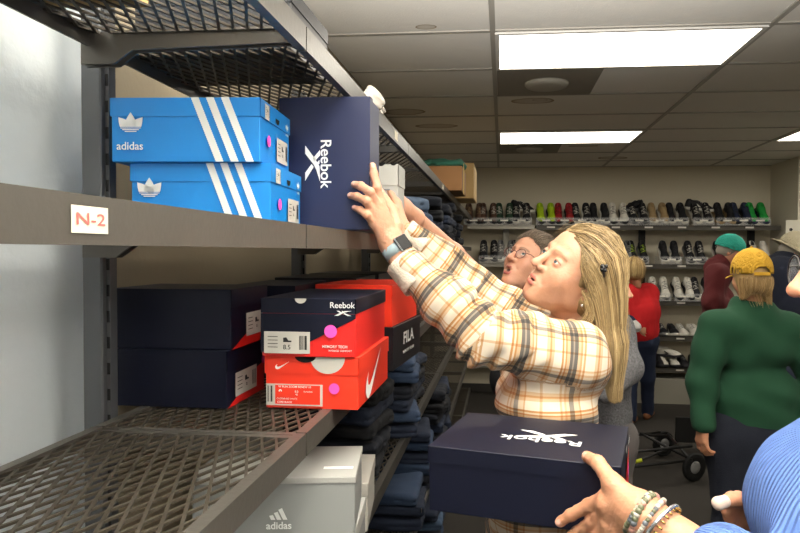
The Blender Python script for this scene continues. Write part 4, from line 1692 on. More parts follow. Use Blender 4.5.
def strands_down(c, Rm, z_end, flare=.0, n_g=16, top=(0, -.02, .125), r0=.09, sc=1.0, back_only=True, a0=-150, a1=150, gravity=None):
    """guide lines from the crown down over the skull; angles measured from the back"""
    out = []
    for i in range(n_g):
        a = R(a0 + (a1 - a0) * i / (n_g - 1))
        g = []
        for t in np.linspace(0.05, 1, 9):
            th = t * math.pi * .62
            x = math.sin(a) * math.sin(th) * (.088)
            y = -.022 - math.cos(a) * math.sin(th) * .108
            z = .034 + math.cos(th) * .100
            g.append(np.array([x, y, z]))
        last = g[-1]
        if z_end < last[2]:
            for t in (.33, .66, 1.0):
                g.append(np.array([last[0] * (1 + flare * t), last[1] * (1 + flare * t * .3), last[2] + (z_end - last[2]) * t]))
        out.append([Vector(to_w(q[None] * sc, c, Rm)[0]) for q in g])
    return out


def field_mesh(name, parent, f, lo, hi, h, mat, rel=1):
    V, Q = surface(f, lo, hi, h)
    if rel:
        V = relax(V, Q, rel, .5)
    return link(name, np_mesh(name, V, Q, mat), parent)


def glasses(parent, c, Rm, mat, rw=.0215, rh=.0185, sc=1.0):
    mb = MB()
    for s in (-1, 1):
        pts = [Vector(to_w(np.array([[s * .0325 + rw * math.cos(a), .0985 - .10 * (math.cos(a) * s * .03) ** 1 * s * 0 - abs(s * .0325 + rw * math.cos(a)) * .10, -.004 + rh * math.sin(a)]]) * sc, c, Rm)[0]) for a in np.linspace(0, 2 * math.pi, 25)[:-1]]
        mb.tube(pts, .0014, 6, closed=True)
        q = lambda *a: Vector(to_w(np.array([a]) * sc, c, Rm)[0])
        mb.tube([q(s * .0535, .0925, .002), q(s * .070, .082, .003), q(s * .0775, .03, .0), q(s * .078, -.015, -.006), q(s * .074, -.03, -.02)], .0014, 6)
    mb.tube([q(-.012, .0985, .0), q(0, .1015, .003), q(.012, .0985, .0)], .0013, 6)
    g = mb.build('glasses', mat, parent, True)
    for s in (-1, 1):
        m2 = MB()
        pts = [q(s * .0325 + rw * math.cos(a), .0985 - abs(s * .0325 + rw * math.cos(a)) * .10, -.004 + rh * math.sin(a)) for a in np.linspace(0, 2 * math.pi, 25)[:-1]]
        m2.add(pts, [tuple(range(24))])
        m2.build('lens', m_lens, g)
    return g


def simple_shoe(parent, ankle, fwd, mat, name='shoe'):
    a = Vector(ankle); f_ = Vector(fwd); f_.z = 0; f_.normalize()
    def f(p):
        z = p[..., 2]
        d = f_cap(p, (a.x, a.y, .05), tuple(Vector((a.x, a.y, .035)) + f_ * .15), .042, .034)
        d = smin(d, f_cap(p, (a.x - f_.x * .04, a.y - f_.y * .04, .04), (a.x, a.y, .09), .036, .038), .02)
        return smax(d, -(z - .002), .004)
    b = v3(a)
    return field_mesh(name, parent, f, (b[0] - .24, b[1] - .24, -.01), (b[0] + .24, b[1] + .24, .16), .010, mat)


def legs(parent, hip, hipw, lat, feet, knees, mat, shoe_mat, fwd, top_z=None, r=(.098, .062, .045), base='#c89478', flare=1.0, h=.012, name='trousers', amp=.004):
    """lat: sideways unit vector; feet/knees: [left,right] points"""
    hip = Vector(hip); lat = Vector(lat).normalized()
    hL, hR = hip - lat * hipw, hip + lat * hipw
    ch = []
    for hh_, kn, ft in ((hL, knees[0], feet[0]), (hR, knees[1], feet[1])):
        ch.append(([hh_, Vector(kn), Vector(ft) + Vector((0, 0, .02))], [r[0], r[1] * 1.1, r[2] * 1.35 * flare], 0))
    c = cloth(name, parent, mat, ch, h=h, k=.05, amp=amp, freq=22, seed=6, torso=[(hL + Vector((0, 0, .05)), hR + Vector((0, 0, .05)), r[0] + .01, r[0] + .01)])
    for ft in feet:
        simple_shoe(parent, ft, fwd, shoe_mat)
    return c


def fabric(name, color, rib=0.0, vary=.12, bump=.3, bscale=220, rough=.9, sheen=.0):
    m = M(name, color, rough=rough, vary=vary, scale=14, bump=bump, bscale=bscale, sheen=sheen)
    if rib:
        nt = m.node_tree
        b = nt.nodes['Principled BSDF']
        at = nt.nodes.new('ShaderNodeAttribute'); at.attribute_name = 'weave'
        sx = nt.nodes.new('ShaderNodeSeparateXYZ'); nt.links.new(at.outputs['Vector'], sx.inputs[0])
        mu = nt.nodes.new('ShaderNodeMath'); mu.operation = 'MULTIPLY'; mu.inputs[1].default_value = 2 * math.pi / rib
        sn = nt.nodes.new('ShaderNodeMath'); sn.operation = 'SINE'
        nt.links.new(sx.outputs['Y'], mu.inputs[0]); nt.links.new(mu.outputs[0], sn.inputs[0])
        bp = nt.nodes.new('ShaderNodeBump'); bp.inputs['Strength'].default_value = .7; bp.inputs['Distance'].default_value = .003
        nt.links.new(sn.outputs[0], bp.inputs['Height'])
        old = [l for l in nt.links if l.to_socket == b.inputs['Normal']]
        if old:
            nt.links.new(old[0].from_socket, bp.inputs['Normal'])
        nt.links.new(bp.outputs[0], b.inputs['Normal'])
    return m


def plaid(name):
    m = bpy.data.materials.new(name); m.use_nodes = True
    nt = m.node_tree; N, L = nt.nodes, nt.links
    b = N['Principled BSDF']; b.inputs['Roughness'].default_value = .92; b.inputs['Sheen Weight'].default_value = .05
    at = N.new('ShaderNodeAttribute'); at.attribute_name = 'weave'
    sx = N.new('ShaderNodeSeparateXYZ'); L.new(at.outputs['Vector'], sx.inputs[0])
    outs = []
    for ax, per, off in (('X', .108, .03), ('Y', .094, .05)):
        ad = N.new('ShaderNodeMath'); ad.operation = 'ADD'; ad.inputs[1].default_value = 10 + off
        L.new(sx.outputs[ax], ad.inputs[0])
        dv = N.new('ShaderNodeMath'); dv.operation = 'DIVIDE'; dv.inputs[1].default_value = per; L.new(ad.outputs[0], dv.inputs[0])
        fr = N.new('ShaderNodeMath'); fr.operation = 'FRACT'; L.new(dv.outputs[0], fr.inputs[0])
        cr = N.new('ShaderNodeValToRGB'); cr.color_ramp.interpolation = 'CONSTANT'
        st = ([(0, '#ffffff'), (.08, '#d9b48e'), (.12, '#f6ede2'), (.15, '#d9b48e'), (.19, '#e0cdb8'), (.24, '#6a6b70'), (.31, '#a09d9b'), (.34, '#6a6b70'), (.40, '#e2cab0'), (.46, '#cf9f6e'), (.49, '#f3e6d8'), (.52, '#cf9f6e'), (.56, '#ffffff'), (.72, '#ead4bc'), (.78, '#d4a87c'), (.82, '#ead4bc'), (.88, '#ffffff')] if ax == 'X' else
              [(0, '#ffffff'), (.10, '#e6cdb4'), (.14, '#f8f2ea'), (.18, '#e6cdb4'), (.22, '#f2e6d8'), (.27, '#98989b'), (.36, '#f2e6d8'), (.46, '#e2c3a2'), (.49, '#ffffff'), (.75, '#e9d4be'), (.80, '#ffffff')])
        e = cr.color_ramp.elements
        e[0].position = 0; e[0].color = (*lin(st[0][1]), 1)
        e[1].position = st[1][0]; e[1].color = (*lin(st[1][1]), 1)
        for pz, c in st[2:]:
            q = e.new(pz); q.color = (*lin(c), 1)
        L.new(fr.outputs[0], cr.inputs[0]); outs.append(cr.outputs[0])
    mx = N.new('ShaderNodeMix'); mx.data_type = 'RGBA'; mx.blend_type = 'MULTIPLY'; mx.inputs['Factor'].default_value = 1
    L.new(outs[0], mx.inputs['A']); L.new(outs[1], mx.inputs['B'])
    m2 = N.new('ShaderNodeMix'); m2.data_type = 'RGBA'; m2.blend_type = 'MULTIPLY'; m2.inputs['Factor'].default_value = 1
    L.new(mx.outputs['Result'], m2.inputs['A']); m2.inputs['B'].default_value = (*lin('#cdc2b0'), 1)
    L.new(m2.outputs['Result'], b.inputs['Base Color'])
    n2 = N.new('ShaderNodeTexNoise'); n2.inputs['Scale'].default_value = 500
    bp = N.new('ShaderNodeBump'); bp.inputs['Strength'].default_value = .35; bp.inputs['Distance'].default_value = .002
    L.new(n2.outputs['Fac'], bp.inputs['Height']); L.new(bp.outputs[0], b.inputs['Normal'])
    return m

# ================================================================ people
def person_root(label, at, group=None):
    r = empty('person', (0, 0, 0)); tag(r, label, 'person', group)
    return r


def finish_body(mu, root, at):
    """the body mesh hangs under the person's base point on the floor"""
    mu.build('body', BODY_MATS, root)
    root.location = at
    bpy.context.view_layer.update()
    inv = Matrix.Translation(Vector(at)).inverted()
    for ch in root.children:
        ch.matrix_parent_inverse = inv


def torso_skin(mu, sh, hipc, lat, base, h=.014):
    a, b = Vector(sh[0]), Vector(sh[1]); c = (a + b) / 2
    L_ = Vector(lat)
    pts = [c + Vector((0, 0, -.02)), (c + Vector(hipc)) / 2, Vector(hipc)]
    limb(mu, [a * .8 + b * .2, a * .2 + b * .8], [.045, .045], h, base)
    limb(mu, pts, [.05, .06, .06], h, base)


# ---------------------------------------------------------------- woman in the plaid shirt
SK = '#bd8e73'
wA = person_root('woman in cream plaid shirt with long blond hair reaching for the tall navy box', None)
mu = Multi()
hc = P(575, 272, 1.50)
RA = frame((-.742, -.509, .441), (.57, -.12, .82))
nb = P(578, 322, 1.54)
hfA = add_head(mu, hc, RA, nb, .055, SK, '#b56a5e', '#8d6e50', mo=.0040, h=.0018, wide=.98, nose=1.02, gaze=(.05, 1, .12), eo=.0034, scale=.97)
shL, shR = P(576, 352, 1.39), P(546, 338, 1.68)
elL, wrL = P(484, 340, 1.34), P(393, 246, 1.405)
elR, wrR = P(474, 291, 1.70), P(400, 231, 1.63)
hipA = P(548, 520, 1.58)
torso_skin(mu, (shL, shR), hipA, (0, 1, 0), SK)
limb(mu, [nb, (shL + shR) / 2], [.055, .07], .01, SK)
limb(mu, [shL, elL, (elL + wrL) / 2, wrL], [.05, .042, .04, .027], .009, SK)
limb(mu, [shR, elR, wrR], [.05, .04, .027], .009, SK)
# left hand on the edge of the tall box
FY = 1.368
fing = [[P(380, 203, 1.385), P(377, 188, 1.375), P(374, 174, 1.378), P(372.5, 165.5, 1.38)],
        [P(377, 206, 1.372), P(370, 192, 1.352), P(361, 186, 1.362), P(354.5, 184.5, 1.372)],
        [P(375, 214, 1.370), P(366, 201, 1.350), P(357, 196.5, 1.362), P(350.5, 195.5, 1.372)],
        [P(374, 224, 1.372), P(367, 215, 1.352), P(360, 210, 1.362), P(354.5, 208, 1.372)]]
thumb = [P(396, 226, 1.415), P(392, 210, 1.430), P(385, 200, 1.440), P(381, 192, 1.448)]
mu.hand = add_hand(mu, P(392, 243, 1.402), P(403, 262, 1.395), fing, thumb, SK, h=.0017, rs=1.0, wrist_r=.0255, arm_r=.029, back=(.3, -1, .2))
# right hand behind it
fg, th = auto_hand(wrR, P(374, 205, 1.60) - wrR, Vector((.2, -1, .3)), 30, 4, 1, .95)
add_hand(mu, wrR, wrR + (elR - wrR) * .2, fg, th, SK, h=.003)
m_plaid = plaid('plaid_flannel')
cuffL = P(410, 269, 1.392)
cuffR = P(412, 237, 1.64)
hem = P(545, 545, 1.58)


def foldA(p):
    # rings of cloth bunched round the near elbow and under the arm
    d1 = np.linalg.norm(p - v3(elL), axis=-1)
    w = np.exp(-(d1 / .11) ** 2)
    ax = v3((shL - wrL).normalized())
    return w * .009 * np.sin((p @ ax) * 120 + 3 * wob(p, 14, 3)) + .006 * np.sin((p @ v3((.5, .3, .8))) * 48 + 3 * wob(p, 9, 5))


def cutA(p, d):
    # open neck
    d = smax(d, -f_cap(p, v3(nb) + np.array([-.01, -.0, .0]), v3(hc) + np.array([0, 0, -.06]), .064, .070), .006)
    d = smax(d, -(f_cap(p, cuffL, P(395, 245, 1.40), .031, .031)), .003)
    return smax(d, -(p[..., 2] - .93), .004)


chest = (shL + shR) / 2
T_A = [(shL + Vector((-.02, .05, -.03)), shR + Vector((-.02, -.05, -.03)), .078, .078),
       (Vector((.105, 1.44, 1.36)), Vector((.105, 1.62, 1.36)), .112, .112),
       (Vector((.090, 1.46, 1.14)), Vector((.090, 1.64, 1.14)), .122, .122),
       (Vector((.085, 1.48, .95)), Vector((.085, 1.66, .95)), .13, .13)]
sh_m = cloth('plaid_shirt', wA, m_plaid, [([shL, shL * .45 + elL * .55, elL, (elL + cuffL) / 2, cuffL], [.074, .062, .056, .053, .040], .02),
                                       ([shR, (shR + elR) / 2, elR, (elR + cuffR) / 2, cuffR], [.074, .060, .053, .047, .038], .05)],
             h=.0062, k=.03, cut=cutA, amp=.0035, freq=24, seed=12, fold=foldA, torso=T_A, ref=(0, 1, .1))
# turned-down collar
def colA(p):
    q = p - v3(nb + Vector((-.005, -.005, -.012)))
    ax = v3((hc - nb).normalized())
    t = q @ ax
    rad = np.linalg.norm(q - t[..., None] * ax, axis=-1)
    d = np.abs(rad - (.076 - t * .25)) - .005
    d = smax(d, np.abs(t - .016) - .030 + .010 * wob(p, 16, 2), .006)
    front = (q @ v3((-1, -.25, .2)))
    return smax(d, front - .055, .01)
V, Q = surface(colA, v3(nb) - .12, v3(nb) + .12, .0045)
V = relax(V, Q, 2)
U = np.stack([V[:, 2], V[:, 0], V[:, 1]], 1)
link('collar', np_mesh('collar', V, Q, m_plaid, None, {'weave': ('FLOAT_VECTOR', U)}), sh_m)
# pale cuff
def cuf(c0, c1, r, t=.004):
    def f(p):
        a, b = v3(c0), v3(c1); ab = b - a; L_ = np.linalg.norm(ab); ax = ab / L_
        q = p - a; tt = q @ ax
        rad = np.linalg.norm(q - tt[..., None] * ax, axis=-1)
        return smax(np.abs(rad - r - .001 * wob(p, 25, 3) - .10 * (L_ / 2 - tt) * (tt < L_ / 2)) - t * .7, np.abs(tt - L_ / 2) - L_ / 2, .004)
    return f
for (a, b, r) in ((P(421, 284, 1.382), P(401, 260, 1.398), .0375), (P(424, 246, 1.645), P(404, 230, 1.632), .031)):
    V, Q = surface(cuf(a, b, r), np.minimum(v3(a), v3(b)) - .06, np.maximum(v3(a), v3(b)) + .06, .004)
    V = relax(V, Q, 1)
    ob = link('cuff', np_mesh('cuff', V, Q, fabric('cuff_cream', '#ddd2c0', vary=.08)), sh_m)
# trousers and shoes
m_trA = fabric('trousers_black', '#17171b')
legs(wA, (hipA.x, 1.58, .95), .09, (0, 1, 0), [Vector((hipA.x, 1.47, .06)), Vector((hipA.x + .04, 1.69, .06))], [Vector((hipA.x - .02, 1.48, .50)), Vector((hipA.x, 1.68, .50))], m_trA, M('shoe_dark', '#1b1a1a', rough=.6), (-1, 0, 0))
# watch
wax = (P(405, 262, 1.395) - P(388, 238, 1.40)).normalized()
wc = P(396.5, 250, 1.401)
mb = MB(); ring = []
su = wax.cross(Vector((0, 1, 0))).normalized(); sv = wax.cross(su)
prof = []
for i in range(28):
    a = 2 * math.pi * i / 28
    prof.append((su * math.cos(a) + sv * math.sin(a)))
for k_, (dx_, rr_) in enumerate(((-.0115, .0280), (-.0115, .0315), (.0115, .0315), (.0115, .0280))):
    for n_ in prof:
        mb.v.append(tuple(wc + n_ * rr_ + wax * dx_))
for k_ in range(4):
    for i in range(28):
        j = (i + 1) % 28; k2 = (k_ + 1) % 4
        mb.f.append((k_ * 28 + i, k_ * 28 + j, k2 * 28 + j, k2 * 28 + i)); mb.mi.append(0)
w = mb.build('watch', M('watch_strap_grey_blue', '#93a6ad', rough=.55), wA, True)
face_n = (Vector((.85, -1, .55)) - wax * Vector((.85, -1, .55)).dot(wax)).normalized()
fs2 = face_n.cross(wax)
mb = MB(); cM = Matrix((fs2, wax, face_n)).transposed().to_4x4(); cM.translation = wc + face_n * .0335
mb.box((-.0165, -.0185, -.005), (.0165, .0185, .004), mat=cM, bev=.003)
wcse = mb.build('watch_case', M('watch_case_silver', '#a9adb0', rough=.25, metal=.8), w)
mb = MB(); mb.box((-.0142, -.0162, .0035), (.0142, .0162, .0052), mat=cM, bev=.001)
mb.build('watch_screen', M('watch_screen_black', '#07080b', rough=.08), w)
# hair
fall = [P(602, 268, 1.46), P(606, 305, 1.46), P(609, 345, 1.45), P(615, 398, 1.43)]


def exA(pw, p, d):
    q = smin(f_cap(pw, fall[0], fall[1], .044, .038), f_cap(pw, fall[1], fall[2], .038, .030), .02)
    q = smin(q, f_cap(pw, fall[2], fall[3], .032, .012), .02)
    d = smin(d, q, .035)
    return smax(d, -f_ell(p, (-.078, .002, -.022), (.020, .020, .026)), .01) + .0035 * wob(pw * np.array([1, 1, .25]), 60, 3)


massA = hair_cap(hc, RA, grow=.006, front=(0, .074, .074), ear=(0, .018, -.01), low=-.085, extra=exA)
hcols = ['#75603f', '#9c8258', '#c2ab7e', '#574631', '#aa9066']
hairA = field_mesh('hair', wA, massA, v3(hc) - np.array([.16, .14, .36]), v3(hc) + np.array([.20, .14, .15]), .0042, M('hair_blond_base', '#85704c', rough=.6, vary=.25, scale=60))


def Gp(lst, Y=1.42):
    return [P(a, b, Y if len(q_) == 0 else q_[0]) for (a, b, *q_) in lst]


gA = [Gp([(566, 227, 1.49), (580, 222, 1.49), (598, 230, 1.49), (613, 252, 1.49), (620, 285, 1.47), (624, 330, 1.46), (623, 365, 1.45), (620, 400, 1.43)]),
      Gp([(567, 229, 1.46), (578, 226), (594, 235), (608, 256), (617, 292), (621, 335), (621, 370), (618, 400)]),
      Gp([(569, 231), (579, 231), (592, 243), (605, 266), (613, 300), (617, 340), (618, 375), (615, 403)]),
      Gp([(571, 234), (580, 238), (591, 251), (603, 268), (609, 300), (613, 340), (614, 375), (612, 402)]),
      Gp([(575, 239), (582, 246), (591, 257), (601, 271), (606, 305), (610, 342), (611, 378), (609, 402)]),
      Gp([(581, 248), (587, 258), (593, 272), (599, 288), (603, 312), (607, 345), (608, 380), (606, 400)]),
      Gp([(584, 256), (587, 268), (591, 282), (596, 298), (600, 320), (604, 350), (606, 380), (604, 398)]),
      Gp([(582, 262), (582, 275), (586, 292), (591, 306), (596, 325), (601, 350), (604, 375), (604, 392)])]
hair_strands('hair_strands', hairA, gA, massA, 2600, .00075, hcols, 16, jit=.0022, keep=.05, lift=.0025, curl=.0009)
gA2 = [Gp([(583, 290), (590, 305), (588, 318), (578, 325), (566, 329), (560, 333)], 1.43), Gp([(588, 296), (594, 312), (592, 324), (582, 331), (572, 334), (566, 336)], 1.42)]
hair_strands('stray_locks', hairA, gA2, None, 90, .0007, hcols, 12, jit=.003, curl=.0015, seed=9)
gA3 = [Gp([(552, 236, 1.50), (560, 227, 1.50), (575, 219, 1.50), (600, 226, 1.50), (618, 250, 1.48)]), Gp([(600, 235, 1.45), (618, 265, 1.45), (629, 300, 1.45), (632, 340, 1.45), (627, 380, 1.44)])]
hair_strands('flyaway_hair', hairA, gA3, None, 36, .00035, hcols, 12, jit=.004, curl=.0018, seed=19)
# clip and earring
cp = P(604, 268, 1.40)
mb = MB()
for (dx_, dz_) in ((0, 0), (.005, .004), (-.004, .004), (.003, -.005), (-.004, -.004)):
    V, Q = sphere_q((cp.x + dx_, cp.y + .003, cp.z + dz_), .0042, 10, 8)
    mb.add(V, [tuple(q) for q in Q])
mb.tube([cp + Vector((-.002, 0, .008)), cp + Vector((.001, .003, -.020))], .0022, 6)
mb.build('hair_clip', M('clip_black', '#0b0b0d', rough=.3), wA, True)
er = to_w(np.array([[-.080, -.010, -.047]]), hc, RA)[0]
V, Q = sphere_q(er, .0042, 12, 8)
mb = MB(); mb.add(V, [tuple(q) for q in Q]); mb.build('earring', M('earring_silver', '#cfcfcf', rough=.15, metal=.9), wA, True)
finish_body(mu, wA, (hipA.x, 1.58, 0))

# ---------------------------------------------------------------- woman with glasses behind her
SKB = '#c29076'
wB = person_root('woman with short grey hair and red-brown glasses, mouth open, reaching with bare arms', None)
mu = Multi()
hb = P(530, 264, 2.42)
RB = frame((-.60, -.63, .48), (.45, .3, .84))
nB = P(528, 303, 2.46)
add_head(mu, hb, RB, nB, .054, SKB, '#a35a52', '#6d5a4a', mo=.013, h=.0028, gaze=(-.25, 1, .25), eo=.0052, teeth=True)
sB = [P(512, 314, 2.34), P(548, 314, 2.52)]
eB = [P(452, 255, 2.12), P(475, 285, 2.26)]
wB_ = [P(404, 209, 1.90), P(412, 236, 1.98)]
torso_skin(mu, sB, Vector((.10, 2.35, 1.0)), (0, 1, 0), SKB)
for s_, e_, w_ in zip(sB, eB, wB_):
    limb(mu, [s_, e_, w_], [.047, .039, .026], .006, SKB)
    fg, th = auto_hand(w_, P(385, 190, 1.74) - w_, Vector((.2, -1, .3)), 16, 4, 1, .95)
    add_hand(mu, w_, w_ + (e_ - w_) * .2, fg, th, SKB, h=.004)
m_blk = fabric('top_black', '#15161b')
shB = cloth('dark_top', wB, m_blk, [([sB[0], sB[0] * .75 + eB[0] * .25], [.062, .058], 0), ([sB[1], sB[1] * .7 + eB[1] * .3], [.062, .058], 0)], h=.010, k=.04, amp=.003,
            torso=[(sB[0] + Vector((.02, .03, -.03)), sB[1] + Vector((0, 0, -.03)), .085, .085), (Vector((.07, 2.28, 1.25)), Vector((.14, 2.42, 1.25)), .11, .11), (Vector((.07, 2.28, 1.0)), Vector((.12, 2.42, 1.0)), .115, .115), (nB + Vector((0, 0, .0)), nB + Vector((0, 0, -.05)), .066, .075)],
            cut=lambda p, d: smax(d, -f_cap(p, nB, hb, .055, .06), .006))
legs(wB, (.09, 2.35, .93), .085, (.2, 1, 0), [Vector((.08, 2.26, .06)), Vector((.12, 2.45, .06))], [Vector((.07, 2.26, .5)), Vector((.10, 2.44, .5))], fabric('jeans_dark', '#1a2233'), M('shoe_dark', '#1b1a1a'), (-1, 0, 0))
massB = hair_cap(hb, RB, grow=.013, front=(0, .070, .072), ear=(0, .008, -.02), low=-.05,
                 extra=lambda pw, p, d: smax(d, -f_ell(p * np.array([1, 1, 1]), (-.080, .0, -.025), (.02, .022, .026)), .008) + .003 * wob(pw, 70, 5))
hb_m = field_mesh('hair', wB, massB, v3(hb) - .15, v3(hb) + .15, .0055, M('hair_grey_base', '#6a5a4b', rough=.7, vary=.3, scale=60))
gB = []
for a in np.linspace(-1, 1, 11):
    g = []
    for t in np.linspace(0, 1, 8):
        th_ = .42 + t * 2.0
        g.append(Vector(to_w(np.array([[.088 * math.sin(a * 1.25) * (1.0), -.02 + .100 * math.cos(th_) * (1 - .35 * abs(a)), .034 + .100 * math.sin(th_) * math.cos(a * 1.25)]]), hb, RB)[0]))
    gB.append(g)
hair_strands('hair_strands', hb_m, gB, massB, 1500, .0008, ['#4f4136', '#8c7a68', '#b3a593', '#6d5b4b'], 10, jit=.005, keep=.05, lift=.004, curl=.0016, seed=14)
glasses(wB, hb, RB, M('frame_redbrown', '#5a2018', rough=.3))
finish_body(mu, wB, (.10, 2.35, 0))

# ---------------------------------------------------------------- foreground: hand with the navy box, person in the blue ribbed sweater
czt = 1.3640
cb = shoebox('shoe_box', 'navy shoe box held out by the hand with bracelets, in front of the plaid shirt', (.060, 1.172, czt - .113), R(-13.5), (.322, .245, .113), navy, navy, .028, 'shoe box')
size = (.322, .245, .113)
org, ux, uy = on('top', size)
decal(cb, 'lettering', [('t', 'Reebok', -.018, .026, .038, .012, 1.25)], org, (-1, 0, 0), (0, -1, 0), m_white, .001)
decal(cb, 'emblem', [(k_, [(x_, (y_ + .008) * 1.3 - .008) for x_, y_ in pp_]) for k_, pp_ in vector_mark(-.022, -.008, .055)], org, (-1, 0, 0), (0, -1, 0), m_white, .001)
org, ux, uy = on('right', size)
decal(cb, 'red_panel', [('p', [(-.02, -.0565), (.121, -.0565), (.121, .020), (.04, -.005)])], org, ux, uy, red, .0008)
decal(cb, 'lettering_end', [('t', 'Reebok', .085, .042, .014, .01, 1)], org, ux, uy, m_white, .0025)
decal(cb, 'finger_hole', [('p', ellipse(-.01, .0565, .016, .012, 14, 180, 360))], org, ux, uy, card_w, .0025)
dot(cb, org, ux, uy, .075, -.012, .013)

SKC = '#b98567'
wC = person_root('person in blue ribbed sweater at the right edge holding the navy box', None)
mu = Multi()
ntip = P(790, 294, .90)
hC = Vector((ntip.x + .114, .90, ntip.z + .030))
RC = frame((-1, .03, .04))
nC = Vector((hC.x + .05, .92, hC.z - .19))
add_head(mu, hC, RC, nC, .056, SKC, '#b8645c', '#7a5a44', mo=.004, h=.0024, gaze=(0, 1, -.3), blush=.4)
shC = [Vector((.63, .74, 1.40)), Vector((.60, 1.10, 1.40))]
elC = Vector((.47, .735, 1.20))
wrC = P(641, 514, .935)
thr = [P(628, 503, .945), P(613, 484, .962), P(598, 463, .995), P(587, 456.5, 1.022)]
fgs = [[P(606, 498, .968), P(589, 505, .990), P(571, 515, 1.004), P(560, 522, 1.012)],
       [P(606, 511, .970), P(592, 522, .990), P(578, 532, 1.008), P(568, 538, 1.02)],
       [P(608, 524, .966), P(596, 538, .985), P(584, 548, 1.01), P(576, 551, 1.03)],
       [P(612, 536, .960), P(602, 550, .978), P(592, 557, 1.00), P(586, 560, 1.02)]]
armC = wrC * .62 + elC * .38
add_hand(mu, wrC, armC, fgs, thr, SKC, h=.0019, rs=1.06, wrist_r=.0275, arm_r=.034, palm_extra=[(wrC, thr[1], .020, .014), (P(632, 508, .945), P(607, 505, .962), .018, .014)], back=(-.2, -1, .35))
limb(mu, [armC * .9 + wrC * .1, armC, elC], [.033, .036, .045], .006, SKC)
# far hand with the bandaged thumb
wr2 = P(752, 512, 1.10)
fl2 = [[P(738, 500, 1.10), P(731, 497, 1.085), P(727, 503, 1.075), P(731, 507, 1.078)],
       [P(739, 508, 1.10), P(731, 507, 1.082), P(727, 511, 1.075), P(731, 514, 1.078)],
       [P(740, 516, 1.10), P(733, 515, 1.085), P(729, 518, 1.078), P(733, 521, 1.08)],
       [P(741, 523, 1.10), P(735, 523, 1.09), P(731, 526, 1.085), P(735, 528, 1.085)]]
th2 = [P(748, 504, 1.085), P(738, 499, 1.06), P(729, 500, 1.05), P(722, 502, 1.045)]
add_hand(mu, wr2, Vector((.50, 1.16, 1.22)), fl2, th2, SKC, h=.003, rs=.95)
limb(mu, [Vector((.50, 1.16, 1.22)), Vector((.62, 1.2, 1.14)), shC[1]], [.036, .045, .05], .012, SKC)
torso_skin(mu, shC, Vector((.62, .93, .95)), (0, 1, 0), SKC)
limb(mu, [elC, shC[0]], [.045, .05], .012, SKC)
bd = P(720.5, 502.5, 1.042)
def bnd(p):
    return f_cap(p, bd + Vector((-.003, 0, -.001)), bd + Vector((.006, .002, .001)), .0105, .0100) + .001 * wob(p, 90, 2)
field_mesh('thumb_bandage', wC, bnd, v3(bd) - .03, v3(bd) + .03, .0025, M('bandage_white', '#cdb9ab', rough=.8))
m_blue = fabric('sweater_blue_rib', '#5676b8', rib=.0085, vary=.05, bump=.15, bscale=400)
cufC = wrC * .70 + elC * .30
cufC = P(724, 558, .865)


def foldC(p):
    return .004 * np.sin(p @ v3((.2, .5, 1)) * 70 + 3 * wob(p, 10, 4)) * np.exp(-(np.linalg.norm(p - v3(P(770, 478, .86)), axis=-1) / .10) ** 2)


swC = cloth('ribbed_sweater', wC, m_blue, [([shC[0], elC, cufC], [.080, .062, .045], 0), ([shC[1], Vector((.66, 1.2, 1.14)), Vector((.52, 1.16, 1.21))], [.08, .062, .05], 0)],
            h=.0065, k=.035, amp=.003, freq=20, seed=31, fold=foldC, ref=(0, 0, 1),
            torso=[(shC[0] + Vector((-.02, .06, .0)), shC[1] + Vector((-.02, -.06, .0)), .085, .085), (Vector((.505, .88, 1.32)), Vector((.505, 1.0, 1.32)), .135, .13), (Vector((.58, .86, 1.05)), Vector((.58, 1.02, 1.05)), .15, .15), (Vector((.60, .86, .92)), Vector((.60, 1.02, .92)), .15, .15)],
            cut=lambda p, d: smax(smax(d, -f_cap(p, nC, hC, .062, .066), .008), -(p[..., 2] - .86), .01))
legs(wC, (.62, .94, .90), .10, (0, 1, 0), [Vector((.64, .84, .06)), Vector((.66, 1.06, .06))], [Vector((.60, .84, .5)), Vector((.62, 1.06, .5))], fabric('jeans_mid', '#2c3c5a'), M('shoe_dark', '#1b1a1a'), (-1, 0, 0))
massC = hair_cap(hC, RC, grow=.016, front=(0, .070, .072), ear=(0, .010, -.02), low=-.08)
hh2 = field_mesh('hair', wC, massC, v3(hC) - .16, v3(hC) + .16, .008, M('hair_brown_base', '#5b4330', rough=.7, vary=.3, scale=60))
hair_strands('hair_strands', hh2, strands_down(hC, RC, -.09, .12, 18, a0=-165, a1=165), massC, 1500, .0011, ['#4a3626', '#6f5238', '#8d6d4c', '#3b2b1f'], 12, jit=.004, keep=.06, lift=.004, curl=.001, seed=41)
glasses(wC, hC, RC, M('frame_black', '#161313', rough=.3), rw=.025, rh=.021)
# bracelets
ax = (elC - wrC).normalized()
e1 = ax.cross(Vector((0, 0, 1))).normalized(); e2 = ax.cross(e1)
bc = [M('bead_' + n_, c_, rough=.3) for n_, c_ in (('grey', '#5d6268'), ('cream', '#a89a84'), ('rose', '#a87c70'), ('moss', '#5d6048'), ('pearl', '#b5b0a6'))]


def beads(off, rad, br, n, tilt, seed):
    r_ = random.Random(seed)
    mb = MB()
    for i in range(n):
        a = 2 * math.pi * i / n
        c = wrC + ax * (off + tilt * math.cos(a + 1)) + (e1 * math.cos(a) + e2 * math.sin(a)) * rad
        V, Q = sphere_q(c, br * r_.uniform(.85, 1.15), 10, 8)
        mb.add(V, [tuple(q) for q in Q], r_.randrange(5))
    o = mb.build('bead_bracelet', bc, wC, True)
    return o


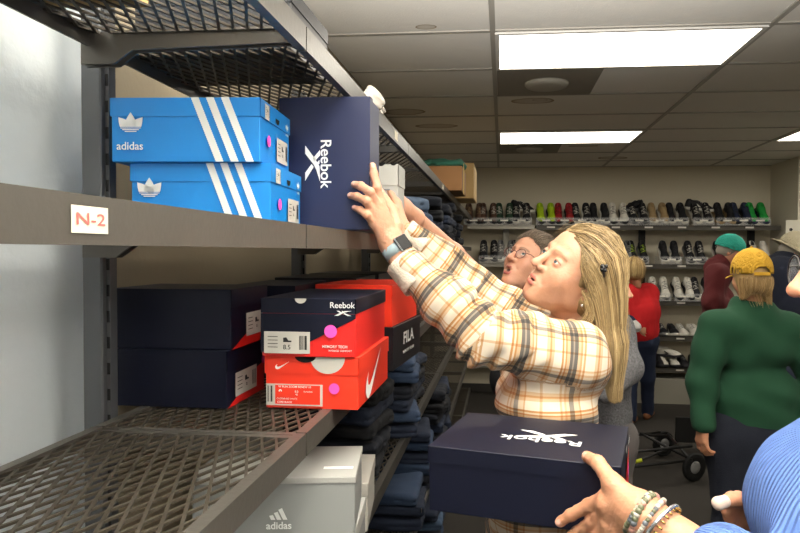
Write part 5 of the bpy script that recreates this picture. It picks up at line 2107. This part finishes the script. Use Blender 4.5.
beads(-.004, .0315, .0044, 38, .004, 1)['kind'] = 'stuff'
beads(.006, .0325, .0048, 34, -.003, 2)['kind'] = 'stuff'
beads(.015, .0335, .0040, 42, .005, 3)['kind'] = 'stuff'
mb = MB()
mb.tube([wrC + ax * (.030 + .006 * math.cos(a + 2)) + (e1 * math.cos(a) + e2 * math.sin(a)) * .0375 for a in np.linspace(0, 2 * math.pi, 33)[:-1]], .0032, 8, closed=True)
mb.build('silver_bangle', M('bangle_silver', '#c9cbd0', rough=.15, metal=.9), wC, True)
mb = MB()
for i in range(26):
    a = 2 * math.pi * i / 26
    c = wrC + ax * (.038) + (e1 * math.cos(a) + e2 * math.sin(a)) * .0365
    mb.tube([c - ax * .004, c + ax * .004], .0016, 6)
mb.build('chain_bracelet', M('chain_gold', '#b99a5a', rough=.25, metal=.9), wC, True)['kind'] = 'stuff'
finish_body(mu, wC, (.62, .94, 0))

# ---------------------------------------------------------------- people further back
# grey marled sweater, behind the plaid woman
SKD = '#cf9b80'
wD = person_root('person in a grey marled sweater standing right behind the long blond hair', None)
mu = Multi()
hD = P(604, 286, 2.62)
RD = frame((1, -.12, -.08))
nD = P(603, 322, 2.66)
add_head(mu, hD, RD, nD, .052, SKD, '#b06a60', '#6d5a4a', mo=.002, h=.0035)
sD = [P(598, 330, 2.84), P(612, 330, 2.48)]
eD, wD_ = P(626, 368, 2.42), P(606, 392, 2.32)
torso_skin(mu, sD, P(608, 440, 2.66), (0, 1, 0), SKD)
limb(mu, [sD[1], eD, wD_], [.045, .038, .026], .012, SKD)
m_grey = fabric('sweater_grey_marl', '#626265', vary=.9, bump=.6, bscale=160)
m_grey.node_tree.nodes['Noise Texture'].inputs['Scale'].default_value = 130
cloth('grey_sweater', wD, m_grey, [([sD[1], eD, wD_], [.066, .053, .045], 0), ([sD[0], sD[0] + Vector((.05, .02, -.25)), sD[0] + Vector((.1, -.05, -.45))], [.07, .058, .05], 0)], h=.011, k=.05, amp=.004,
      torso=[(sD[0] + Vector((0, -.04, -.02)), sD[1] + Vector((0, .05, -.02)), .085, .085), (Vector((.40, 2.58, 1.22)), Vector((.40, 2.74, 1.22)), .115, .115), (Vector((.40, 2.58, 1.06)), Vector((.40, 2.74, 1.06)), .115, .115)])
legs(wD, (.42, 2.66, .92), .09, (0, 1, 0), [Vector((.42, 2.56, .06)), Vector((.46, 2.78, .06))], [Vector((.44, 2.55, .5)), Vector((.46, 2.77, .5))], fabric('trousers_taupe', '#55504f'), M('shoe_dark', '#1b1a1a'), (1, 0, 0), r=(.100, .070, .050))
massD = hair_cap(hD, RD, grow=.016, low=-.09)
field_mesh('hair', wD, massD, v3(hD) - .16, v3(hD) + .16, .009, M('hair_sandy_base', '#a08458', rough=.7, vary=.3, scale=50))
hair_strands('hair_strands', wD, strands_down(hD, RD, -.09, .1, 16, a0=-165, a1=165), massD, 700, .0015, ['#a08458', '#bfa276', '#7c653f'], 10, jit=.005, keep=.06, lift=.004, seed=42)
finish_body(mu, wD, (.44, 2.66, 0))

# green sweatshirt, yellow cap, seen from behind
wE = person_root('woman in dark green sweatshirt and mustard yellow cap seen from behind', None)
mu = Multi()
hE = P(750, 277, 2.95)
RE = frame((-.10, 1, -.05))
nE = P(752, 306, 2.97)
add_head(mu, hE, RE, nE, .05, '#c89070', '#a86058', '#6d5a4a', h=.005, scale=.86)
sE = [P(715, 328, 2.93), P(790, 328, 2.98)]
eE = [P(702, 378, 2.92), P(815, 378, 2.98)]
wE_ = [P(703, 424, 2.86), P(812, 432, 2.86)]
torso_skin(mu, sE, P(752, 440, 2.97), (1, 0, 0), '#c89070')
fg, th = auto_hand(wE_[0], (-.05, .0, -1), (-.9, -.3, 0), 32, 4, 1, .92, 30)
add_hand(mu, wE_[0] + Vector((0, 0, .01)), eE[0], fg, th, '#c88e6e', h=.0045)
m_green = fabric('sweatshirt_green', '#0f3f27', vary=.10, bump=.15, bscale=300)


def foldE(p):
    return .005 * np.sin(p @ v3((.5, .2, 1)) * 38 + 3 * wob(p, 5, 8))


cloth('green_sweatshirt', wE, m_green, [([sE[0], eE[0], wE_[0]], [.078, .070, .048], 0), ([sE[1], eE[1], wE_[1]], [.078, .070, .048], 0)], h=.009, k=.022, amp=.004, freq=12, fold=foldE,
      torso=[(sE[0] + Vector((.06, 0, .0)), sE[1] + Vector((-.06, 0, .0)), .082, .082), (P(741, 345, 2.99), P(766, 345, 2.99), .125, .125), (P(739, 395, 2.99), P(768, 395, 2.99), .135, .135), (P(741, 420, 2.99), P(768, 420, 2.99), .13, .13), (nE + Vector((-.03, 0, -.03)), nE + Vector((.03, 0, -.03)), .078, .078)],
      cut=lambda p, d: smax(smax(d, -f_cap(p, nE, hE, .054, .06), .008), -(p[..., 2] - (P(750, 434, 2.85).z)), .015))
hz = .86
legs(wE, (P(752, 440, 2.97).x, 2.97, .84), .10, (1, 0, 0), [Vector((1.03, 2.90, .06)), Vector((1.27, 2.98, .06))], [Vector((1.04, 2.92, .46)), Vector((1.27, 2.96, .46))], fabric('jeans_navy_dark', '#0d1322'), M('shoe_dark', '#1b1a1a'), (0, 1, 0), r=(.105, .080, .060))
massE = hair_cap(hE, RE, grow=.013, low=-.10, sc=.86, extra=lambda pw, p, d: smin(d, f_cap(p, (-.05, -.045, -.04), (-.065, -.04, -.15), .035, .018), .03) if False else smin(smin(d, f_cap(p, (-.040, -.045, -.04), (-.060, -.050, -.100), .034, .014), .03), f_cap(p, (.040, -.045, -.04), (.085, -.030, -.165), .034, .010), .03))
hE_m = field_mesh('hair', wE, massE, v3(hE) - np.array([.16, .16, .22]), v3(hE) + .15, .008, M('hair_blond_base2', '#a28456', rough=.7, vary=.3, scale=50))
gE = []
for a in np.linspace(-1, 1, 9):
    gE.append([Vector(to_w(np.array([[a * .06 * (1 + .5 * t), -.10 + .045 * abs(a) , -.01 - .115 * t * (1 + .1 * abs(a))]]) * .92, hE, RE)[0]) for t in np.linspace(0, 1, 6)])
hair_strands('hair_strands', hE_m, gE, massE, 500, .0014, ['#a8875a', '#c6a878', '#7d6340'], 8, jit=.006, keep=.05, lift=.004, seed=24)


def cap_hat(root, c, Rm, mat, brim_len=.075, sc=1.0, opening=False, name='cap', brim=True, tall=1.0):
    def f(pw):
        p = to_loc(pw, c, Rm) / sc
        d = f_ell(p, (0, -.016, .030), (.092, .112, .100 * tall))
        d = smax(d, -f_ell(p, (0, -.016, .028), (.088, .108, .095 * tall)), .002)
        d = smax(d, (.012 + .10 * p[..., 1] * 0) - p[..., 2], .003)
        if opening:
            q = p - np.array([0, -.125, .018])
            d = smax(d, -(f_ell(q, (0, 0, .0), (.036, .05, .026))), .003)
        return d * sc
    o = field_mesh(name, root, f, v3(c) - .17 * sc, v3(c) + .17 * sc, .0045, mat, 1)
    if brim:
        def g(pw):
            p = to_loc(pw, c, Rm) / sc
            y = p[..., 1]
            d = f_ell(p, (0, .075, .012), (.074, .035 + brim_len, .2))
            d = smax(d, np.abs(p[..., 2] - .020 + 4.5 * p[..., 0] ** 2 + .15 * (y - .08)) - .0028, .002)
            d = smax(d, .078 - y - 2.5 * p[..., 0] ** 2 + .02, .004)
            return d * sc
        field_mesh('brim', o, g, v3(c) - .22 * sc, v3(c) + .22 * sc, .005, mat, 1)
    if opening:
        mb = MB()
        pts = [Vector(to_w(np.array([[.112 * math.sin(a) * .82, -.016 - .112 * math.cos(a), .014]]) * sc, c, Rm)[0]) for a in np.linspace(-.42, .42, 9)]
        for i in range(8):
            mb.bar(pts[i], pts[i + 1], .003, .014)
        mb.build('strap', mat, o)
    mb = MB(); V, Q = sphere_q(to_w(np.array([[0, -.016, .131 * (1 if tall == 1 else tall * .98)]]) * sc, c, Rm)[0], .006, 8, 6); mb.add(V, [tuple(q) for q in Q]); mb.build('button', mat, o, True)
    return o


cap_hat(wE, hE, RE, fabric('cap_mustard', '#c79a2c', vary=.08, bump=.04), sc=.91, opening=True, tall=1.12)
finish_body(mu, wE, (1.15, 2.97, 0))

# red coat
wF = person_root('blonde person in a red coat and blue jeans in front of the shoe wall', None)
mu = Multi()
YF_ = 6.45
hF = P(634, 272, YF_)
RF = frame((.35, 1, -.15))
nF = P(636, 285, YF_)
add_head(mu, hF, RF, nF, .05, '#c89070', '#a86058', '#6d5a4a', h=.006)
sF = [P(625, 294, YF_), P(651, 294, YF_ + .12)]
eF = [P(623, 312, YF_ - .05), P(650, 314, YF_ - .02)]
wF_ = [P(633, 325, YF_ - .14), P(639, 324, YF_ - .1)]
torso_skin(mu, sF, P(637, 340, YF_), (1, 0, 0), '#c89070')
m_redc = fabric('coat_red', '#c01218', vary=.08)
cloth('red_coat', wF, m_redc, [([sF[0], eF[0]], [.085, .07], 0), ([sF[1], eF[1], wF_[1]], [.085, .07, .05], 0)], h=.013, k=.05, amp=.006,
      torso=[(sF[0] + Vector((.05, 0, .0)), sF[1] + Vector((-.05, 0, 0)), .10, .10), (P(630, 312, YF_), P(644, 312, YF_), .135, .135), (P(630, 331, YF_), P(644, 331, YF_), .145, .145)],
      cut=lambda p, d: smax(d, -f_cap(p, nF, hF, .05, .06), .008))
cloth('navy_sleeve', wF, fabric('sleeve_navy', '#141b3a'), [([eF[0], wF_[0]], [.068, .055], 0)], h=.012)
cloth('white_cuff', wF, fabric('cuff_white', '#d6d2cc'), [([wF_[0], wF_[0] + Vector((.03, -.01, -.02))], [.058, .05], 0)], h=.011)
fg, th = auto_hand(wF_[0] + Vector((.03, 0, -.02)), (1, 0, -.5), (0, -1, 0), 30)
add_hand(mu, wF_[0] + Vector((.03, 0, -.02)), wF_[0], fg, th, '#c89070', h=.007)
xF = hF.x
legs(wF, (P(638, 345, YF_).x, YF_, .80), .085, (1, 0, 0), [Vector((P(640, 400, YF_).x - .10, YF_ - .05, .06)), Vector((P(640, 400, YF_).x + .12, YF_ + .20, .06))], [Vector((P(639, 370, YF_).x - .08, YF_, .45)), Vector((P(639, 370, YF_).x + .10, YF_ + .08, .45))], fabric('jeans_navy', '#1c2740'), M('boot_tan', '#7a4a28', rough=.7), (.5, 1, 0), h=.015)
massF = hair_cap(hF, RF, grow=.022, low=-.10)
hF_m = field_mesh('hair', wF, massF, v3(hF) - .18, v3(hF) + .17, .010, M('hair_blond_base3', '#b0925e', rough=.7, vary=.3, scale=50))
hair_strands('hair_strands', hF_m, strands_down(hF, RF, -.10, .1, 16, a0=-170, a1=170), massF, 400, .0022, ['#b2925e', '#d8bd86', '#8d7045'], 10, jit=.006, keep=.06, lift=.006, seed=25)
finish_body(mu, wF, (P(639, 345, YF_).x, YF_, 0))

# teal cap, maroon jacket
wG = person_root('person in a maroon jacket and teal cap bending over by the shoe wall', None)
mu = Multi()
YG = 5.5
hG = P(731, 251, YG)
RG = frame((.88, -.25, -.30))
nG = P(720, 263, YG)
add_head(mu, hG, RG, nG, .055, '#c98a6c', '#a86058', '#6d5a4a', h=.006)
sG = [P(717, 276, YG - .2), P(721, 272, YG + .2)]
eG = [P(712, 303, YG - .28), P(716, 300, YG + .26)]
wG_ = [P(738, 312, YG - .22), P(738, 310, YG + .2)]
torso_skin(mu, sG, P(712, 335, YG), (0, 1, 0), '#c98a6c')
cloth('maroon_jacket', wG, fabric('jacket_maroon', '#5a1a1c', vary=.1), [([s_, e_, w_], [.080, .068, .05], 0) for s_, e_, w_ in zip(sG, eG, wG_)], h=.013, k=.05, amp=.006,
      torso=[(sG[0], sG[1], .085, .085), (P(718, 300, YG - .1), P(718, 300, YG + .1), .125, .125), (P(718, 322, YG - .1), P(718, 322, YG + .1), .13, .13), (nG, nG + Vector((-.03, 0, -.03)), .075, .09)])
xg = P(712, 335, YG).x
legs(wG, (xg, YG, .84), .10, (0, 1, 0), [Vector((xg, YG - .12, .06)), Vector((xg + .03, YG + .13, .06))], [Vector((xg + .02, YG - .12, .45)), Vector((xg + .03, YG + .12, .45))], fabric('jeans_dark', '#1a2233'), M('shoe_dark', '#1b1a1a'), (1, 0, 0), h=.016)
field_mesh('hair', wG, hair_cap(hG, RG, grow=.010, low=-.06), v3(hG) - .16, v3(hG) + .16, .010, M('hair_grey2', '#8d8578', rough=.7))
cap_hat(wG, hG, RG, fabric('cap_teal', '#2fa893', vary=.08), brim_len=.08, sc=1.08)
finish_body(mu, wG, (xg, YG, 0))

# cream hat, navy jacket
wH = person_root('person in a navy jacket and cream sun hat stooping at the right edge', None)
mu = Multi()
YH = 4.5
hH = P(797, 253, YH)
RH = frame((.8, -.2, -.55))
nH = P(786, 263, YH)
add_head(mu, hH, RH, nH, .055, '#c98a6c', '#a86058', '#6d5a4a', h=.006)
sH = [P(783, 276, YH - .2), P(784, 272, YH + .2)]
eH = [P(792, 305, YH - .25), P(792, 300, YH + .25)]
wH_ = [P(806, 285, YH - .30), P(812, 300, YH + .2)]
torso_skin(mu, sH, P(780, 330, YH), (0, 1, 0), '#c98a6c')
fg, th = auto_hand(wH_[0], (1, 0, .4), (0, -1, 0), 25)
add_hand(mu, wH_[0], eH[0], fg, th, '#c98a6c', h=.007)
cloth('navy_jacket', wH, fabric('jacket_navy', '#141a2c', vary=.1), [([s_, e_, w_], [.095, .085, .055], 0) for s_, e_, w_ in zip(sH, eH, wH_)], h=.013, k=.06, amp=.006,
      torso=[(sH[0], sH[1], .11, .11), (P(781, 300, YH - .1), P(781, 300, YH + .1), .145, .145), (P(780, 335, YH - .1), P(780, 335, YH + .1), .15, .15), (nH, nH + Vector((-.03, 0, -.03)), .085, .10)])
xh = P(780, 345, YH).x
legs(wH, (xh, YH, .86), .10, (0, 1, 0), [Vector((xh, YH - .12, .06)), Vector((xh + .03, YH + .13, .06))], [Vector((xh + .02, YH - .12, .45)), Vector((xh + .03, YH + .12, .45))], fabric('jeans_dark', '#1a2233'), M('shoe_dark', '#1b1a1a'), (1, 0, 0), h=.016)
field_mesh('hair', wH, hair_cap(hH, RH, grow=.010, low=-.06), v3(hH) - .16, v3(hH) + .16, .010, M('hair_grey2', '#8d8578', rough=.7))
hh3 = cap_hat(wH, hH, RH, fabric('hat_cream', '#c9bfa2', vary=.12), sc=1.08, brim=False, name='sun_hat')
def hb3(pw):
    p = to_loc(pw, hH, RH) / 1.08
    d = f_ell(p, (0, -.016, .0), (.135, .155, .4))
    d = smax(d, -f_ell(p, (0, -.016, .0), (.085, .105, .4)), .003)
    rad = np.sqrt(p[..., 0] ** 2 + (p[..., 1] + .016) ** 2)
    return smax(d, np.abs(p[..., 2] - .016 + .35 * (rad - .09)) - .003, .003)
field_mesh('hat_brim', hh3, hb3, v3(hH) - .21, v3(hH) + .21, .006, fabric('hat_cream', '#c9bfa2'))
finish_body(mu, wH, (xh, YH, 0))
